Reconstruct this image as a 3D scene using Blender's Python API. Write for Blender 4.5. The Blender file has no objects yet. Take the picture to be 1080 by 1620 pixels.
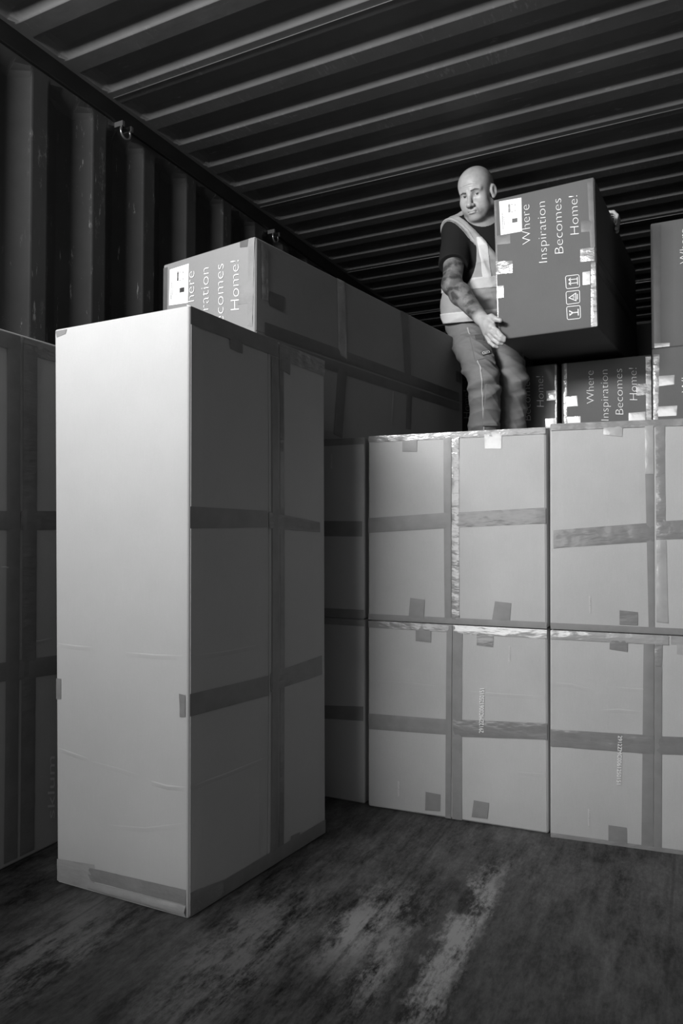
import bpy, bmesh, math, random
import numpy as np
from mathutils import Vector, Matrix, noise as mnoise

random.seed(7)
scene = bpy.context.scene
COL = scene.collection
# ------------------------------------------------------------------ camera
cam_data = bpy.data.cameras.new('camera')
cam = bpy.data.objects.new('camera', cam_data)
COL.objects.link(cam)
cam_data.sensor_fit = 'VERTICAL'
cam_data.sensor_height = 36.0
cam_data.lens = 36.0 * 1135.0 / 1620.0
cam_data.clip_start = 0.02
cam_data.clip_end = 100.0
cam.location = (0.0, 0.0, 0.87)
cam.rotation_euler = (math.pi / 2 + 0.0265, 0.0, 0.458)
scene.camera = cam
# ------------------------------------------------------------------ view
scene.view_settings.view_transform = 'Standard'
scene.view_settings.look = 'None'
scene.view_settings.gamma = 1.0
scene.view_settings.use_curve_mapping = False
scene.view_settings.exposure = -0.5
# ------------------------------------------------------------------ world: hazy daylight sky outside the container doors
world = bpy.data.worlds.new('daylight_sky')
scene.world = world
world.use_nodes = True
wn, wl = world.node_tree.nodes, world.node_tree.links
wn.clear()
w_out = wn.new('ShaderNodeOutputWorld')
w_bg = wn.new('ShaderNodeBackground')
w_tc = wn.new('ShaderNodeTexCoord')
SKY_BASE, SKY_GLOW, SKY_LOW = 0.52, 9.5, 0.06
GLOW_DIR = Vector((-0.10, -0.98, 0.05)).normalized()
w_dot = wn.new('ShaderNodeVectorMath'); w_dot.operation = 'DOT_PRODUCT'
w_dot.inputs[1].default_value = GLOW_DIR
wl.new(w_tc.outputs['Generated'], w_dot.inputs[0])
w_map = wn.new('ShaderNodeMapRange'); w_map.interpolation_type = 'SMOOTHERSTEP'
w_map.inputs['From Min'].default_value = 0.972; w_map.inputs['From Max'].default_value = 0.995
w_map.inputs['To Min'].default_value = 0.0; w_map.inputs['To Max'].default_value = SKY_GLOW
wl.new(w_dot.outputs['Value'], w_map.inputs['Value'])
w_sep = wn.new('ShaderNodeSeparateXYZ')
wl.new(w_tc.outputs['Generated'], w_sep.inputs[0])
w_hor = wn.new('ShaderNodeMapRange'); w_hor.interpolation_type = 'SMOOTHSTEP'
w_hor.inputs['From Min'].default_value = -0.12; w_hor.inputs['From Max'].default_value = 0.10
w_hor.inputs['To Min'].default_value = SKY_LOW; w_hor.inputs['To Max'].default_value = SKY_BASE
wl.new(w_sep.outputs['Z'], w_hor.inputs['Value'])
w_gate = wn.new('ShaderNodeMapRange'); w_gate.interpolation_type = 'SMOOTHSTEP'
w_gate.inputs['From Min'].default_value = -0.30; w_gate.inputs['From Max'].default_value = -0.12
wl.new(w_sep.outputs['Z'], w_gate.inputs['Value'])
w_mul = wn.new('ShaderNodeMath'); w_mul.operation = 'MULTIPLY'
wl.new(w_map.outputs['Result'], w_mul.inputs[0]); wl.new(w_gate.outputs['Result'], w_mul.inputs[1])
w_add = wn.new('ShaderNodeMath'); w_add.operation = 'ADD'
wl.new(w_mul.outputs['Value'], w_add.inputs[0]); wl.new(w_hor.outputs['Result'], w_add.inputs[1])
w_bg.inputs['Color'].default_value = (1, 1, 1, 1)
wl.new(w_add.outputs['Value'], w_bg.inputs['Strength'])
wl.new(w_bg.outputs['Background'], w_out.inputs['Surface'])
# the open door end of the container lets the sky in
DOOR_Y, ROOF_Z, WALL_L, WALL_R, END_Y = 0.30, 2.545, -2.03, 0.33, 11.5
pd = bpy.data.lights.new('door_opening', 'AREA')
pd.shape = 'RECTANGLE'; pd.size = WALL_R - WALL_L; pd.size_y = ROOF_Z
pd.cycles.is_portal = True
portal = bpy.data.objects.new('door_opening', pd)
COL.objects.link(portal)
portal.location = ((WALL_L + WALL_R) / 2, DOOR_Y, ROOF_Z / 2)
portal.rotation_euler = (math.pi / 2, 0, 0)

# added stand-in area light outside the doors, up to the left behind the camera
ld = bpy.data.lights.new('stand_in_area_light', 'AREA')
ld.shape = 'RECTANGLE'; ld.size = 0.9; ld.size_y = 0.4; ld.energy = 74.0; ld.spread = math.radians(97)
lamp = bpy.data.objects.new('stand_in_area_light', ld)
COL.objects.link(lamp)
lamp.location = (-1.72, -0.70, 2.40)
lamp.rotation_euler = (Vector((-0.45, 2.6, 2.15)) - Vector(lamp.location)).to_track_quat('-Z', 'Y').to_euler()

# ------------------------------------------------------------------ materials
def new_mat(name):
    m = bpy.data.materials.new(name); m.use_nodes = True
    nt = m.node_tree
    return m, nt, nt.nodes['Principled BSDF']

def grey(v): return (v, v, v, 1)

def simple_mat(name, v, rough=0.7, spec=0.5, metal=0.0):
    m, nt, b = new_mat(name)
    b.inputs['Base Color'].default_value = grey(v)
    b.inputs['Roughness'].default_value = rough
    b.inputs['Specular IOR Level'].default_value = spec
    b.inputs['Metallic'].default_value = metal
    return m

def nd(nt, typ, **kw):
    n = nt.nodes.new(typ)
    for k, v in kw.items(): setattr(n, k, v)
    return n

def noise_node(nt, coord, scale, vscale=(1, 1, 1), detail=4, rough=0.6):
    mp = nd(nt, 'ShaderNodeMapping'); mp.inputs['Scale'].default_value = vscale
    nt.links.new(coord, mp.inputs['Vector'])
    n = nd(nt, 'ShaderNodeTexNoise'); n.inputs['Scale'].default_value = scale
    n.inputs['Detail'].default_value = detail; n.inputs['Roughness'].default_value = rough
    nt.links.new(mp.outputs['Vector'], n.inputs['Vector'])
    return n.outputs['Fac']

def remap(nt, val, a, b, c, d):
    r = nd(nt, 'ShaderNodeMapRange')
    for k, x in zip(('From Min', 'From Max', 'To Min', 'To Max'), (a, b, c, d)): r.inputs[k].default_value = x
    nt.links.new(val, r.inputs['Value'])
    return r.outputs['Result']

def mth(nt, op, a, b):
    n = nd(nt, 'ShaderNodeMath', operation=op)
    for i, x in enumerate((a, b)):
        if isinstance(x, (int, float)): n.inputs[i].default_value = x
        else: nt.links.new(x, n.inputs[i])
    return n.outputs['Value']

def to_color(nt, val, bsdf, socket='Base Color'):
    nt.links.new(val, bsdf.inputs[socket])

def bump(nt, bsdf, height, dist, strength=1.0):
    b = nd(nt, 'ShaderNodeBump'); b.inputs['Distance'].default_value = dist; b.inputs['Strength'].default_value = strength
    nt.links.new(height, b.inputs['Height']); nt.links.new(b.outputs['Normal'], bsdf.inputs['Normal'])

def cardboard(name, v, contrast=0.12):
    m, nt, b = new_mat(name)
    tc = nd(nt, 'ShaderNodeTexCoord').outputs['Object']
    n1 = noise_node(nt, tc, 3.0, (1, 1, 1), 5, 0.65)
    n2 = noise_node(nt, tc, 60.0, (6, 6, 0.6), 3)
    n3 = noise_node(nt, tc, 420.0, (1, 1, 1), 2)
    s = mth(nt, 'ADD', mth(nt, 'MULTIPLY', n1, 0.6), mth(nt, 'ADD', mth(nt, 'MULTIPLY', n2, 0.15), mth(nt, 'MULTIPLY', n3, 0.25)))
    to_color(nt, remap(nt, s, 0.3, 0.7, v * (1 - contrast), v * (1 + contrast)), b)
    b.inputs['Roughness'].default_value = 0.72
    b.inputs['Specular IOR Level'].default_value = 0.3
    bump(nt, b, n2, 0.0008, 0.15)
    return m

def tape_mat(name, v, rough, bdist, bscale, spec=0.5, vs=(1, 1, 1)):
    m, nt, b = new_mat(name)
    tc = nd(nt, 'ShaderNodeTexCoord').outputs['Object']
    n = noise_node(nt, tc, bscale, vs, 4, 0.55)
    n2 = noise_node(nt, tc, 18, (1, 1, 1), 3)
    to_color(nt, remap(nt, n2, 0.3, 0.7, v * 0.9, v * 1.1), b)
    b.inputs['Roughness'].default_value = rough
    b.inputs['Specular IOR Level'].default_value = spec
    bump(nt, b, n, bdist)
    return m

M = {}
M['card'] = cardboard('kraft_cardboard', 0.40)
M['card_pale'] = cardboard('pale_cardboard', 0.41, 0.08)
M['card_print'] = cardboard('printed_cardboard', 0.11)
M['card_mid'] = cardboard('plain_brown_cardboard', 0.20)
M['flap_edge'] = simple_mat('cardboard_edge', 0.3, 0.9)
M['dull'] = tape_mat('brown_packing_tape', 0.20, 0.42, 0.0006, 30, 0.35)
M['dull_dark'] = tape_mat('tape_on_printed_board', 0.085, 0.42, 0.0006, 30, 0.35)
M['glossy'] = tape_mat('wrinkled_packing_tape', 0.19, 0.20, 0.0055, 16, 0.32, (0.35, 0.35, 1.0))
M['crinkle'] = tape_mat('crinkled_clear_tape', 0.22, 0.18, 0.0035, 30, 0.7, (0.5, 0.5, 1.0))
M['glare'] = tape_mat('glare_paled_tape', 0.34, 0.16, 0.0012, 20, 1.0)  # tape catching glare: part of it put in as a paler base colour
M['edge'] = tape_mat('edge_tape', 0.22, 0.25, 0.004, 35, 0.6, (0.4, 0.4, 1.0))
M['edgeglare'] = tape_mat('glare_paled_edge_tape', 0.32, 0.16, 0.004, 28, 1.0, (0.3, 0.3, 1.0))  # edge tape, its glare partly painted in by the lighter base
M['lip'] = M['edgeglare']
M['white_print'] = simple_mat('white_print', 0.80, 0.6)
M['soft_print'] = simple_mat('faded_white_print', 0.62, 0.7)
M['paper'] = simple_mat('label_paper', 0.85, 0.5)
M['ink'] = simple_mat('black_ink', 0.03, 0.5)
M['ink_light'] = simple_mat('light_ink', 0.35, 0.5)

def steel(name, v, rough, scratch=0.22, rub=None):
    m, nt, b = new_mat(name)
    tc = nd(nt, 'ShaderNodeTexCoord').outputs['Object']
    n1 = noise_node(nt, tc, 2.2, (1, 1, 1), 6, 0.65)
    base = remap(nt, n1, 0.3, 0.7, v * 0.8, v * 1.2)
    s1 = noise_node(nt, tc, 9.0, (1.0, 6.0, 1.0), 6, 0.75)
    s2 = noise_node(nt, tc, 1.6, (1, 1, 1), 2, 0.5)
    mask = mth(nt, 'MULTIPLY', remap(nt, s1, 0.615, 0.66, 0.0, 1.0), remap(nt, s2, 0.47, 0.58, 0.0, 1.0))
    mx = nd(nt, 'ShaderNodeMix', data_type='FLOAT')
    nt.links.new(mask, mx.inputs[0]); nt.links.new(base, mx.inputs[2]); mx.inputs[3].default_value = scratch
    out = mx.outputs[0]
    if rub:                                   # cargo scuffs on the faces that stand proud
        axis, lo_, hi_, vs, amt = rub
        sp = nd(nt, 'ShaderNodeSeparateXYZ'); nt.links.new(tc, sp.inputs[0])
        r1 = noise_node(nt, tc, 26.0, vs, 6, 0.8); r2 = noise_node(nt, tc, 2.6, (1, 1, 1), 3, 0.6)
        mk = mth(nt, 'MULTIPLY', remap(nt, sp.outputs[axis], lo_, hi_, 0.0, 1.0), mth(nt, 'MULTIPLY', remap(nt, r1, 0.55, 0.68, 0.0, 1.0), remap(nt, r2, 0.45, 0.6, 0.0, 1.0)))
        m2 = nd(nt, 'ShaderNodeMix', data_type='FLOAT')
        nt.links.new(mk, m2.inputs[0]); nt.links.new(out, m2.inputs[2]); m2.inputs[3].default_value = amt
        out = m2.outputs[0]
    to_color(nt, out, b)
    b.inputs['Roughness'].default_value = rough
    b.inputs['Specular IOR Level'].default_value = 0.25
    n3 = noise_node(nt, tc, 14, (1, 1, 1), 3)
    bump(nt, b, n3, 0.0015, 0.5)
    return m
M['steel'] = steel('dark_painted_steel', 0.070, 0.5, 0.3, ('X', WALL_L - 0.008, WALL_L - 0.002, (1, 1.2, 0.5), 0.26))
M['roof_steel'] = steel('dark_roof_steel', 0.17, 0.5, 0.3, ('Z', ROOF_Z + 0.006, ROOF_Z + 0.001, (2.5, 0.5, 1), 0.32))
M['rail'] = simple_mat('black_rail_paint', 0.02, 0.5)
M['bare_metal'] = simple_mat('worn_metal', 0.35, 0.3, 0.5, 0.8)

def floor_mat():
    m, nt, b = new_mat('worn_plywood_floor')
    tc = nd(nt, 'ShaderNodeTexCoord').outputs['Object']
    grain = noise_node(nt, tc, 16.0, (1.6, 0.35, 1), 10, 0.78)
    blot = noise_node(nt, tc, 5.0, (1.3, 0.7, 1), 8, 0.72)
    fine = noise_node(nt, tc, 90.0, (1, 0.5, 1), 6, 0.75)
    mixv = mth(nt, 'ADD', mth(nt, 'MULTIPLY', grain, 0.42), mth(nt, 'ADD', mth(nt, 'MULTIPLY', blot, 0.40), mth(nt, 'MULTIPLY', fine, 0.18)))
    base = remap(nt, mixv, 0.41, 0.61, 0.006, 0.14)
    # two pale worn tracks scraped along the length of the floor
    sep = nd(nt, 'ShaderNodeSeparateXYZ'); nt.links.new(tc, sep.inputs[0])
    warp = remap(nt, blot, 0.3, 0.7, -0.05, 0.05)
    tracks = None
    for cx, wd, y0, y1, amp in TRACKS:
        d = mth(nt, 'ABSOLUTE', mth(nt, 'SUBTRACT', mth(nt, 'ADD', sep.outputs['X'], warp), cx), 0)
        band = remap(nt, d, wd, wd * 0.35, 0.0, amp)
        g0 = remap(nt, sep.outputs['Y'], y0, y0 + 0.15, 0.0, 1.0)
        g1 = remap(nt, sep.outputs['Y'], y1, y1 - 0.25, 0.0, 1.0)
        band = mth(nt, 'MULTIPLY', band, mth(nt, 'MULTIPLY', g0, g1))
        tracks = band if tracks is None else mth(nt, 'MAXIMUM', tracks, band)
    worn = mth(nt, 'MULTIPLY', tracks, remap(nt, mixv, 0.45, 0.53, 0.0, 1.0))
    mx = nd(nt, 'ShaderNodeMix', data_type='FLOAT')
    nt.links.new(worn, mx.inputs[0]); nt.links.new(base, mx.inputs[2]); mx.inputs[3].default_value = 0.36
    # plank joints
    jx = mth(nt, 'FRACT', mth(nt, 'DIVIDE', mth(nt, 'ADD', sep.outputs['X'], 5.16), 0.6), 0)
    jd = mth(nt, 'ABSOLUTE', mth(nt, 'SUBTRACT', jx, 0.5), 0)
    joint = remap(nt, jd, 0.003, 0.008, 0.7, 1.0)
    to_color(nt, mth(nt, 'MULTIPLY', mx.outputs[0], joint), b)
    b.inputs['Roughness'].default_value = 0.55
    nt.links.new(remap(nt, blot, 0.3, 0.7, 0.40, 0.7), b.inputs['Roughness'])
    b.inputs['Specular IOR Level'].default_value = 0.35
    bump(nt, b, mixv, 0.004, 0.5)
    return m
TRACKS = [(-0.46, 0.045, 1.12, 1.95, 0.95), (-0.66, 0.075, 1.25, 1.72, 0.85), (-0.58, 0.04, 1.15, 1.65, 0.7), (-0.85, 0.12, 0.9, 1.6, 0.35), (-1.20, 0.10, 0.8, 1.35, 0.45)]
M['floor'] = floor_mat()

# ------------------------------------------------------------------ object helpers
def link_mesh(name, verts, faces, mat, parent=None, smooth=False, origin=None):
    me = bpy.data.meshes.new(name)
    me.from_pydata([tuple(map(float, v)) for v in verts], [], [tuple(map(int, f)) for f in faces])
    if mat is not None: me.materials.append(mat)
    if smooth: me.polygons.foreach_set('use_smooth', [True] * len(me.polygons))
    me.update()
    o = bpy.data.objects.new(name, me)
    COL.objects.link(o)
    if parent is not None: o.parent = parent
    return o

def structure(name, verts, faces, mat, smooth=False):
    o = link_mesh(name, verts, faces, mat, None, smooth); o['kind'] = 'structure'
    return o

def thing(name, label, cat, loc, group=None):
    o = bpy.data.objects.new(name, None); COL.objects.link(o)
    o.location = loc; o.empty_display_size = 0.1
    o['label'] = label; o['category'] = cat
    if group: o['group'] = group
    return o

def box_geo(x0, x1, y0, y1, z0, z1):
    v = [(x, y, z) for z in (z0, z1) for y in (y0, y1) for x in (x0, x1)]
    f = [(0, 2, 3, 1), (4, 5, 7, 6), (0, 1, 5, 4), (1, 3, 7, 5), (3, 2, 6, 7), (2, 0, 4, 6)]
    return v, f

# ------------------------------------------------------------------ the container
v, f = box_geo(WALL_L - 0.08, WALL_R + 0.08, DOOR_Y, END_Y, -0.04, 0.0)
structure('floor', v, f, M['floor'])

def corrugated(profile, period, start, stop, place, cross, mat, name):
    """profile: list of (along, depth); place(along, depth, cross) -> point; cross: list of (value, depth factor)."""
    pts = []
    a = start
    while a < stop:
        for s, d in profile: pts.append((a + s, d))
        a += period
    verts, faces = [], []
    for cv, k in cross:
        for s, d in pts: verts.append(place(s, d * k, cv))
    n = len(pts)
    for j in range(len(cross) - 1):
        for i in range(n - 1):
            faces.append((j * n + i, j * n + i + 1, (j + 1) * n + i + 1, (j + 1) * n + i))
    o = structure(name, verts, faces, mat)
    return o

# wall ribs: 0.278 m period, 36 mm deep
def rounded(pts, r=0.25):
    out = []
    for i, (s, d) in enumerate(pts):
        out.append((s, d))
    return out
WP, WD = 0.2785, 0.040
wall_prof = [(0.0, 0.0), (0.004, 0.0), (0.060, 0.0), (0.066, 0.001), (0.072, 0.004), (0.128, WD - 0.004), (0.134, WD - 0.001), (0.140, WD), (0.198, WD), (0.204, WD - 0.001), (0.210, WD - 0.004), (0.268, 0.004), (0.273, 0.001)]
# an inner flat (depth 0) begins at y = 1.715 + k * period
wcross = [(0.0, 1), (2.405, 1), (2.43, 0.8), (2.452, 0.35), (2.47, 0.0), (2.49, 0.0)]
w0 = 1.715 - 6 * WP
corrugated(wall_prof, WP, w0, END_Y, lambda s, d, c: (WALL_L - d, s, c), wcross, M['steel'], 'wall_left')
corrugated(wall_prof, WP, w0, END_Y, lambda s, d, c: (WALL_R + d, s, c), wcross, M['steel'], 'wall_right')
RP, RD = 0.2085, 0.028
roof_prof = [(0.0, 0.0), (0.066, 0.0), (0.070, 0.001), (0.074, 0.004), (0.090, RD - 0.004), (0.094, RD - 0.001), (0.098, RD), (0.172, RD), (0.175, RD - 0.001), (0.178, RD - 0.003), (0.203, 0.003), (0.206, 0.001)]
xe = [WALL_L + 0.012, WALL_L + 0.03, WALL_L + 0.04, WALL_L + 0.055, WALL_L + 0.075, WALL_L + 0.1]
ks = [0, 0, 0.35, 0.75, 0.95, 1]
rcross = list(zip(xe, ks)) + [((WALL_L + WALL_R) / 2, 1)] + [(WALL_L + WALL_R - x, k) for x, k in reversed(list(zip(xe, ks)))]
r0 = 2.031 - 9 * RP
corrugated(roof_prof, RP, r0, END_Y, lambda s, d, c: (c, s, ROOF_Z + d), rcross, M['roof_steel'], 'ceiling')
# thin weld seams where the roof sheets meet, every fifth rib
sv, sf = [], []
for k in range(9):
    y = 2.062 - 1.0425 + k * 1.0425
    a, b_ = box_geo(WALL_L + 0.03, WALL_R - 0.03, y - 0.001, y + 0.001, ROOF_Z - 0.002, ROOF_Z + 0.002)
    sf += [tuple(i + len(sv) for i in q) for q in b_]; sv += a
structure('trim_3', sv, sf, M['bare_metal'])
for nm, x0, x1 in (('trim_1', WALL_L - 0.09, WALL_L + 0.012), ('trim_2', WALL_R - 0.012, WALL_R + 0.09)):
    v, f = box_geo(x0, x1, DOOR_Y, END_Y, 2.475, ROOF_Z + 0.004)
    o = structure(nm, v, f, M['rail'])
    bv = o.modifiers.new('bevel', 'BEVEL'); bv.width = 0.006; bv.segments = 2
v, f = box_geo(WALL_L - 0.1, WALL_R + 0.1, END_Y, END_Y + 0.05, -0.04, ROOF_Z + 0.1)
structure('wall_back', v, f, M['steel'])
v, f = box_geo(WALL_L - 0.1, WALL_R + 0.1, DOOR_Y, END_Y, ROOF_Z + 0.03, ROOF_Z + 0.04)
structure('trim_4', v, f, M['rail'])
for nm, x0, x1 in (('trim_5', WALL_L - 0.10, WALL_L - 0.075), ('trim_6', WALL_R + 0.075, WALL_R + 0.10)):
    v, f = box_geo(x0, x1, DOOR_Y, END_Y, -0.04, ROOF_Z + 0.04)
    structure(nm, v, f, M['rail'])

# ------------------------------------------------------------------ cardboard boxes
FACE = {'F': (0, 1, 4, 5), 'R': (1, 3, 5, 7), 'L': (2, 0, 6, 4), 'T': (4, 5, 6, 7), 'K': (3, 2, 7, 6), 'D': (2, 3, 0, 1)}

class Carton:
    def __init__(self, corners, root, bulge):
        self.c = [np.array(p, float) for p in corners]
        self.root = root; self.org = np.array(root.location); self.bulge = bulge; self.lift = {}
        c = self.c
        self.dim = (np.linalg.norm(c[1] - c[0]), np.linalg.norm(c[2] - c[0]), np.linalg.norm(c[4] - c[0]))
    def face(self, name):
        i = FACE[name]; return [self.c[k] for k in i]
    def size(self, name):
        a, b, c, d = self.face(name)
        return np.linalg.norm(b - a), np.linalg.norm(c - a)
    def normal(self, name):
        a, b, c, d = self.face(name)
        n = np.cross(b - a, c - a); return n / np.linalg.norm(n)
    def at(self, name, u, v, off=0.0):
        bulge = 0.0 if name in 'TD' else self.bulge
        a, b, c, d = self.face(name)
        p = a * (1 - u) * (1 - v) + b * u * (1 - v) + c * (1 - u) * v + d * u * v
        uu, vv = min(max(u, 0), 1), min(max(v, 0), 1)
        bl = bulge * math.sin(math.pi * uu) * math.sin(math.pi * vv)
        return p + self.normal(name) * (off + bl + self.lift.get(name, 0.0)) - self.org

def warp(c, s):
    x, y, z = s
    p = 0
    for k in (0, 1):
        for j in (0, 1):
            for i in (0, 1):
                p = p + c[i + 2 * j + 4 * k] * ((x if i else 1 - x) * (y if j else 1 - y) * (z if k else 1 - z))
    return p

def carton_shell(ct, r, mat, n=9, name='box_shell'):
    w, d, h = ct.dim
    def lines(L):
        e = [0, r * 0.3, r * 0.65, r]
        return e + [r + (L - 2 * r) * k / n for k in range(1, n)] + [L - x for x in reversed(e)]
    Lx, Ly, Lz = lines(w), lines(d), lines(h)
    idx, verts, faces = {}, [], []
    def vid(p):
        key = tuple(round(x, 6) for x in p)
        if key in idx: return idx[key]
        p = np.array(p); dm = np.array([w, d, h])
        q = np.minimum(np.maximum(p, r), dm - r)
        dv = p - q; ln = np.linalg.norm(dv)
        s = q + dv / ln * r if ln > 1e-9 else p
        # gentle bulge of the panels
        un = s / dm
        out = np.zeros(3)
        for a in range(2):
            b1, b2 = (a + 1) % 3, (a + 2) % 3
            k = math.sin(math.pi * un[b1]) * math.sin(math.pi * un[b2])
            if p[a] < 1e-6: out[a] -= ct.bulge * k
            elif p[a] > dm[a] - 1e-6: out[a] += ct.bulge * k
        P = warp(ct.c, un) + out[0] * (ct.c[1] - ct.c[0]) / w + out[1] * (ct.c[2] - ct.c[0]) / d + out[2] * (ct.c[4] - ct.c[0]) / h
        idx[key] = len(verts); verts.append(P - ct.org)
        return idx[key]
    def grid(A, B, fn, flip):
        for i in range(len(A) - 1):
            for j in range(len(B) - 1):
                q = [vid(fn(A[i], B[j])), vid(fn(A[i + 1], B[j])), vid(fn(A[i + 1], B[j + 1])), vid(fn(A[i], B[j + 1]))]
                if flip: q.reverse()
                if len(set(q)) >= 3: faces.append(tuple(dict.fromkeys(q)))
    grid(Lx, Lz, lambda a, b: (a, 0, b), False); grid(Lx, Lz, lambda a, b: (a, d, b), True)
    grid(Ly, Lz, lambda a, b: (0, a, b), True); grid(Ly, Lz, lambda a, b: (w, a, b), False)
    grid(Lx, Ly, lambda a, b: (a, b, 0), True); grid(Lx, Ly, lambda a, b: (a, b, h), False)
    return link_mesh(name, verts, faces, mat, ct.root, True)

def flap(ct, fc, u0, v0, u1, v1, th, mat):
    """one of the two closing flaps: a thin panel lying on the face"""
    n = 8; verts, faces = [], []
    for off in (th, -0.004):
        for i in range(n + 1):
            for j in range(n + 1):
                e = 0.0
                if off > 0 and (i in (0, n) or j in (0, n)): e = -0.0012
                verts.append(ct.at(fc, u0 + (u1 - u0) * i / n, v0 + (v1 - v0) * j / n, off + e))
    N = (n + 1) ** 2
    for i in range(n):
        for j in range(n):
            a = i * (n + 1) + j
            faces.append((a, a + n + 1, a + n + 2, a + 1))
    ring = [i * (n + 1) for i in range(n + 1)] + [n * (n + 1) + j for j in range(1, n + 1)] + [i * (n + 1) + n for i in range(n - 1, -1, -1)] + [j for j in range(n - 1, 0, -1)]
    for k in range(len(ring)):
        a, b = ring[k], ring[(k + 1) % len(ring)]
        faces.append((b, a, a + N, b + N))
    return link_mesh('closing_flap', verts, faces, mat, ct.root)

TAPE_AMP = {'lip': 0.0016, 'dull': 0.0003, 'glossy': 0.0009, 'crinkle': 0.0014, 'glare': 0.0004, 'edge': 0.0014, 'edgeglare': 0.0010}
tape_n = [0]
def tape_strip(ct, fc, q, kind, mat):
    tape_n[0] += 1
    W, H = ct.size(fc)
    tl, tr, br, bl = [np.array(p, float) for p in q]
    mt = np.array([W, H])
    lu = max(np.linalg.norm((tr - tl) * mt), np.linalg.norm((br - bl) * mt)); lv = max(np.linalg.norm((bl - tl) * mt), np.linalg.norm((br - tr) * mt))
    nu = max(2, min(60, int(lu / 0.008))); nv = max(2, min(60, int(lv / 0.008)))
    verts, faces = [], []
    amp = TAPE_AMP[kind]; sd = tape_n[0] * 3.7
    base = 0.0012 + 0.0002 * (tape_n[0] % 4)
    for i in range(nu + 1):
        for j in range(nv + 1):
            a, b = i / nu, j / nv
            p = (tl * (1 - a) + tr * a) * (1 - b) + (bl * (1 - a) + br * a) * b
            wob = mnoise.noise(Vector((p[0] * W * 45 + sd, p[1] * H * 45, sd))) + 0.5 * mnoise.noise(Vector((p[0] * W * 110, p[1] * H * 110 + sd, 3.1)))
            edge = 0.0 if 0 < i < nu and 0 < j < nv else -0.0006
            puff = 0.009 * math.sin(math.pi * b) * (0.6 + 0.4 * mnoise.noise(Vector((a * 5, sd, 0)))) if kind == 'lip' else 0.0
            verts.append(ct.at(fc, p[0], p[1], max(0.0005, base + amp * wob + edge) + puff))
    for i in range(nu):
        for j in range(nv):
            a = i * (nv + 1) + j
            faces.append((a, a + 1, a + nv + 2, a + nv + 1))
    o = link_mesh('tape_strip', verts, faces, mat, ct.root, True)
    return o

def crease(ct, fc, pts, h, mat):
    W, H = ct.size(fc)
    P = [np.clip(np.array(p), 0.015, 0.985) for p in pts]
    path = []
    for i in range(len(P) - 1):
        for k in range(6): path.append(P[i] + (P[i + 1] - P[i]) * k / 6)
    path.append(P[-1])
    verts, faces = [], []
    n = len(path)
    for i, p in enumerate(path):
        t = path[min(i + 1, n - 1)] - path[max(i - 1, 0)]
        t = np.array([t[0] * W, t[1] * H]); t /= np.linalg.norm(t)
        nn = np.array([-t[1] / W, t[0] / H])
        k = math.sin(math.pi * (i + 0.05) / (n - 0.9)) ** 0.8
        for o_, hh in ((-0.009, 0.0001), (-0.0012, h * 0.55 * k), (0.0004, h * 0.55 * k), (0.0022, 0.0001)):
            q = p + nn * o_
            verts.append(ct.at(fc, q[0], q[1], hh))
    for i in range(n - 1):
        for j in range(3):
            a = i * 4 + j
            faces.append((a, a + 4, a + 5, a + 1))
    return link_mesh('crease', verts, faces, mat, ct.root, True)

_glyphs = {}
def text_mesh(body, thin):
    key = (body, thin)
    if key in _glyphs: return _glyphs[key]
    cu = bpy.data.curves.new('lettering', 'FONT'); cu.body = body; cu.size = 1.0; cu.offset = thin; cu.resolution_u = 4
    ob = bpy.data.objects.new('lettering', cu); COL.objects.link(ob)
    dg = bpy.context.evaluated_depsgraph_get(); dg.update()
    me = bpy.data.meshes.new_from_object(ob.evaluated_get(dg))
    vs = np.array([v.co[:2] for v in me.vertices]); fs = [tuple(p.vertices) for p in me.polygons]
    bpy.data.objects.remove(ob); bpy.data.curves.remove(cu); bpy.data.meshes.remove(me)
    cap = 0.73
    x0, x1 = vs[:, 0].min(), vs[:, 0].max()
    vs[:, 0] = (vs[:, 0] - x0) / (x1 - x0); vs[:, 1] /= cap
    _glyphs[key] = (vs, fs)
    return vs, fs

def printed_text(ct, fc, body, st, en, cap, mat, thin, name='printed_text'):
    vs, fs = text_mesh(body, thin)
    st, en, cap = map(np.array, (st, en, cap))
    verts = []
    for x, y in vs:
        p = st + (en - st) * x + (cap - st) * y
        verts.append(ct.at(fc, p[0], p[1], 0.0042 if len(body) > 14 else 0.0020))
    return link_mesh(name, verts, fs, mat, ct.root)

def quad_on(ct, fc, polys, mat, name, off, parent=None):
    verts, faces = [], []
    for pl in polys:
        faces.append(tuple(range(len(verts), len(verts) + len(pl))))
        for p in pl: verts.append(ct.at(fc, p[0], p[1], off))
    return link_mesh(name, verts, faces, mat, parent or ct.root)

def bil(q, a, b):
    q = [np.array(p) for p in q]
    return (q[0] * (1 - a) + q[1] * a) * (1 - b) + (q[3] * (1 - a) + q[2] * a) * b

def lines_in(q, segs, w):
    """stroke segments given in the 0..1 space of a quad -> list of thin quads"""
    out = []
    for (x0, y0), (x1, y1) in segs:
        d = np.array([x1 - x0, y1 - y0]); L = np.linalg.norm(d); d /= L; n = np.array([-d[1], d[0]]) * w / 2
        e = d * w * 0.4
        p0, p1 = np.array([x0, y0]) - e, np.array([x1, y1]) + e
        out.append([bil(q, *(p0 + n)), bil(q, *(p0 - n)), bil(q, *(p1 - n)), bil(q, *(p1 + n))])
    return out

def rounded_square(w=0.06):
    s = []; r = 0.12; P = []
    for cx, cy, a0 in ((r, r, 180), (1 - r, r, 270), (1 - r, 1 - r, 0), (r, 1 - r, 90)):
        for k in range(4):
            a = math.radians(a0 + 30 * k); P.append((cx + r * math.cos(a), cy + r * math.sin(a)))
    return [(P[i], P[(i + 1) % len(P)]) for i in range(len(P))]

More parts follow.
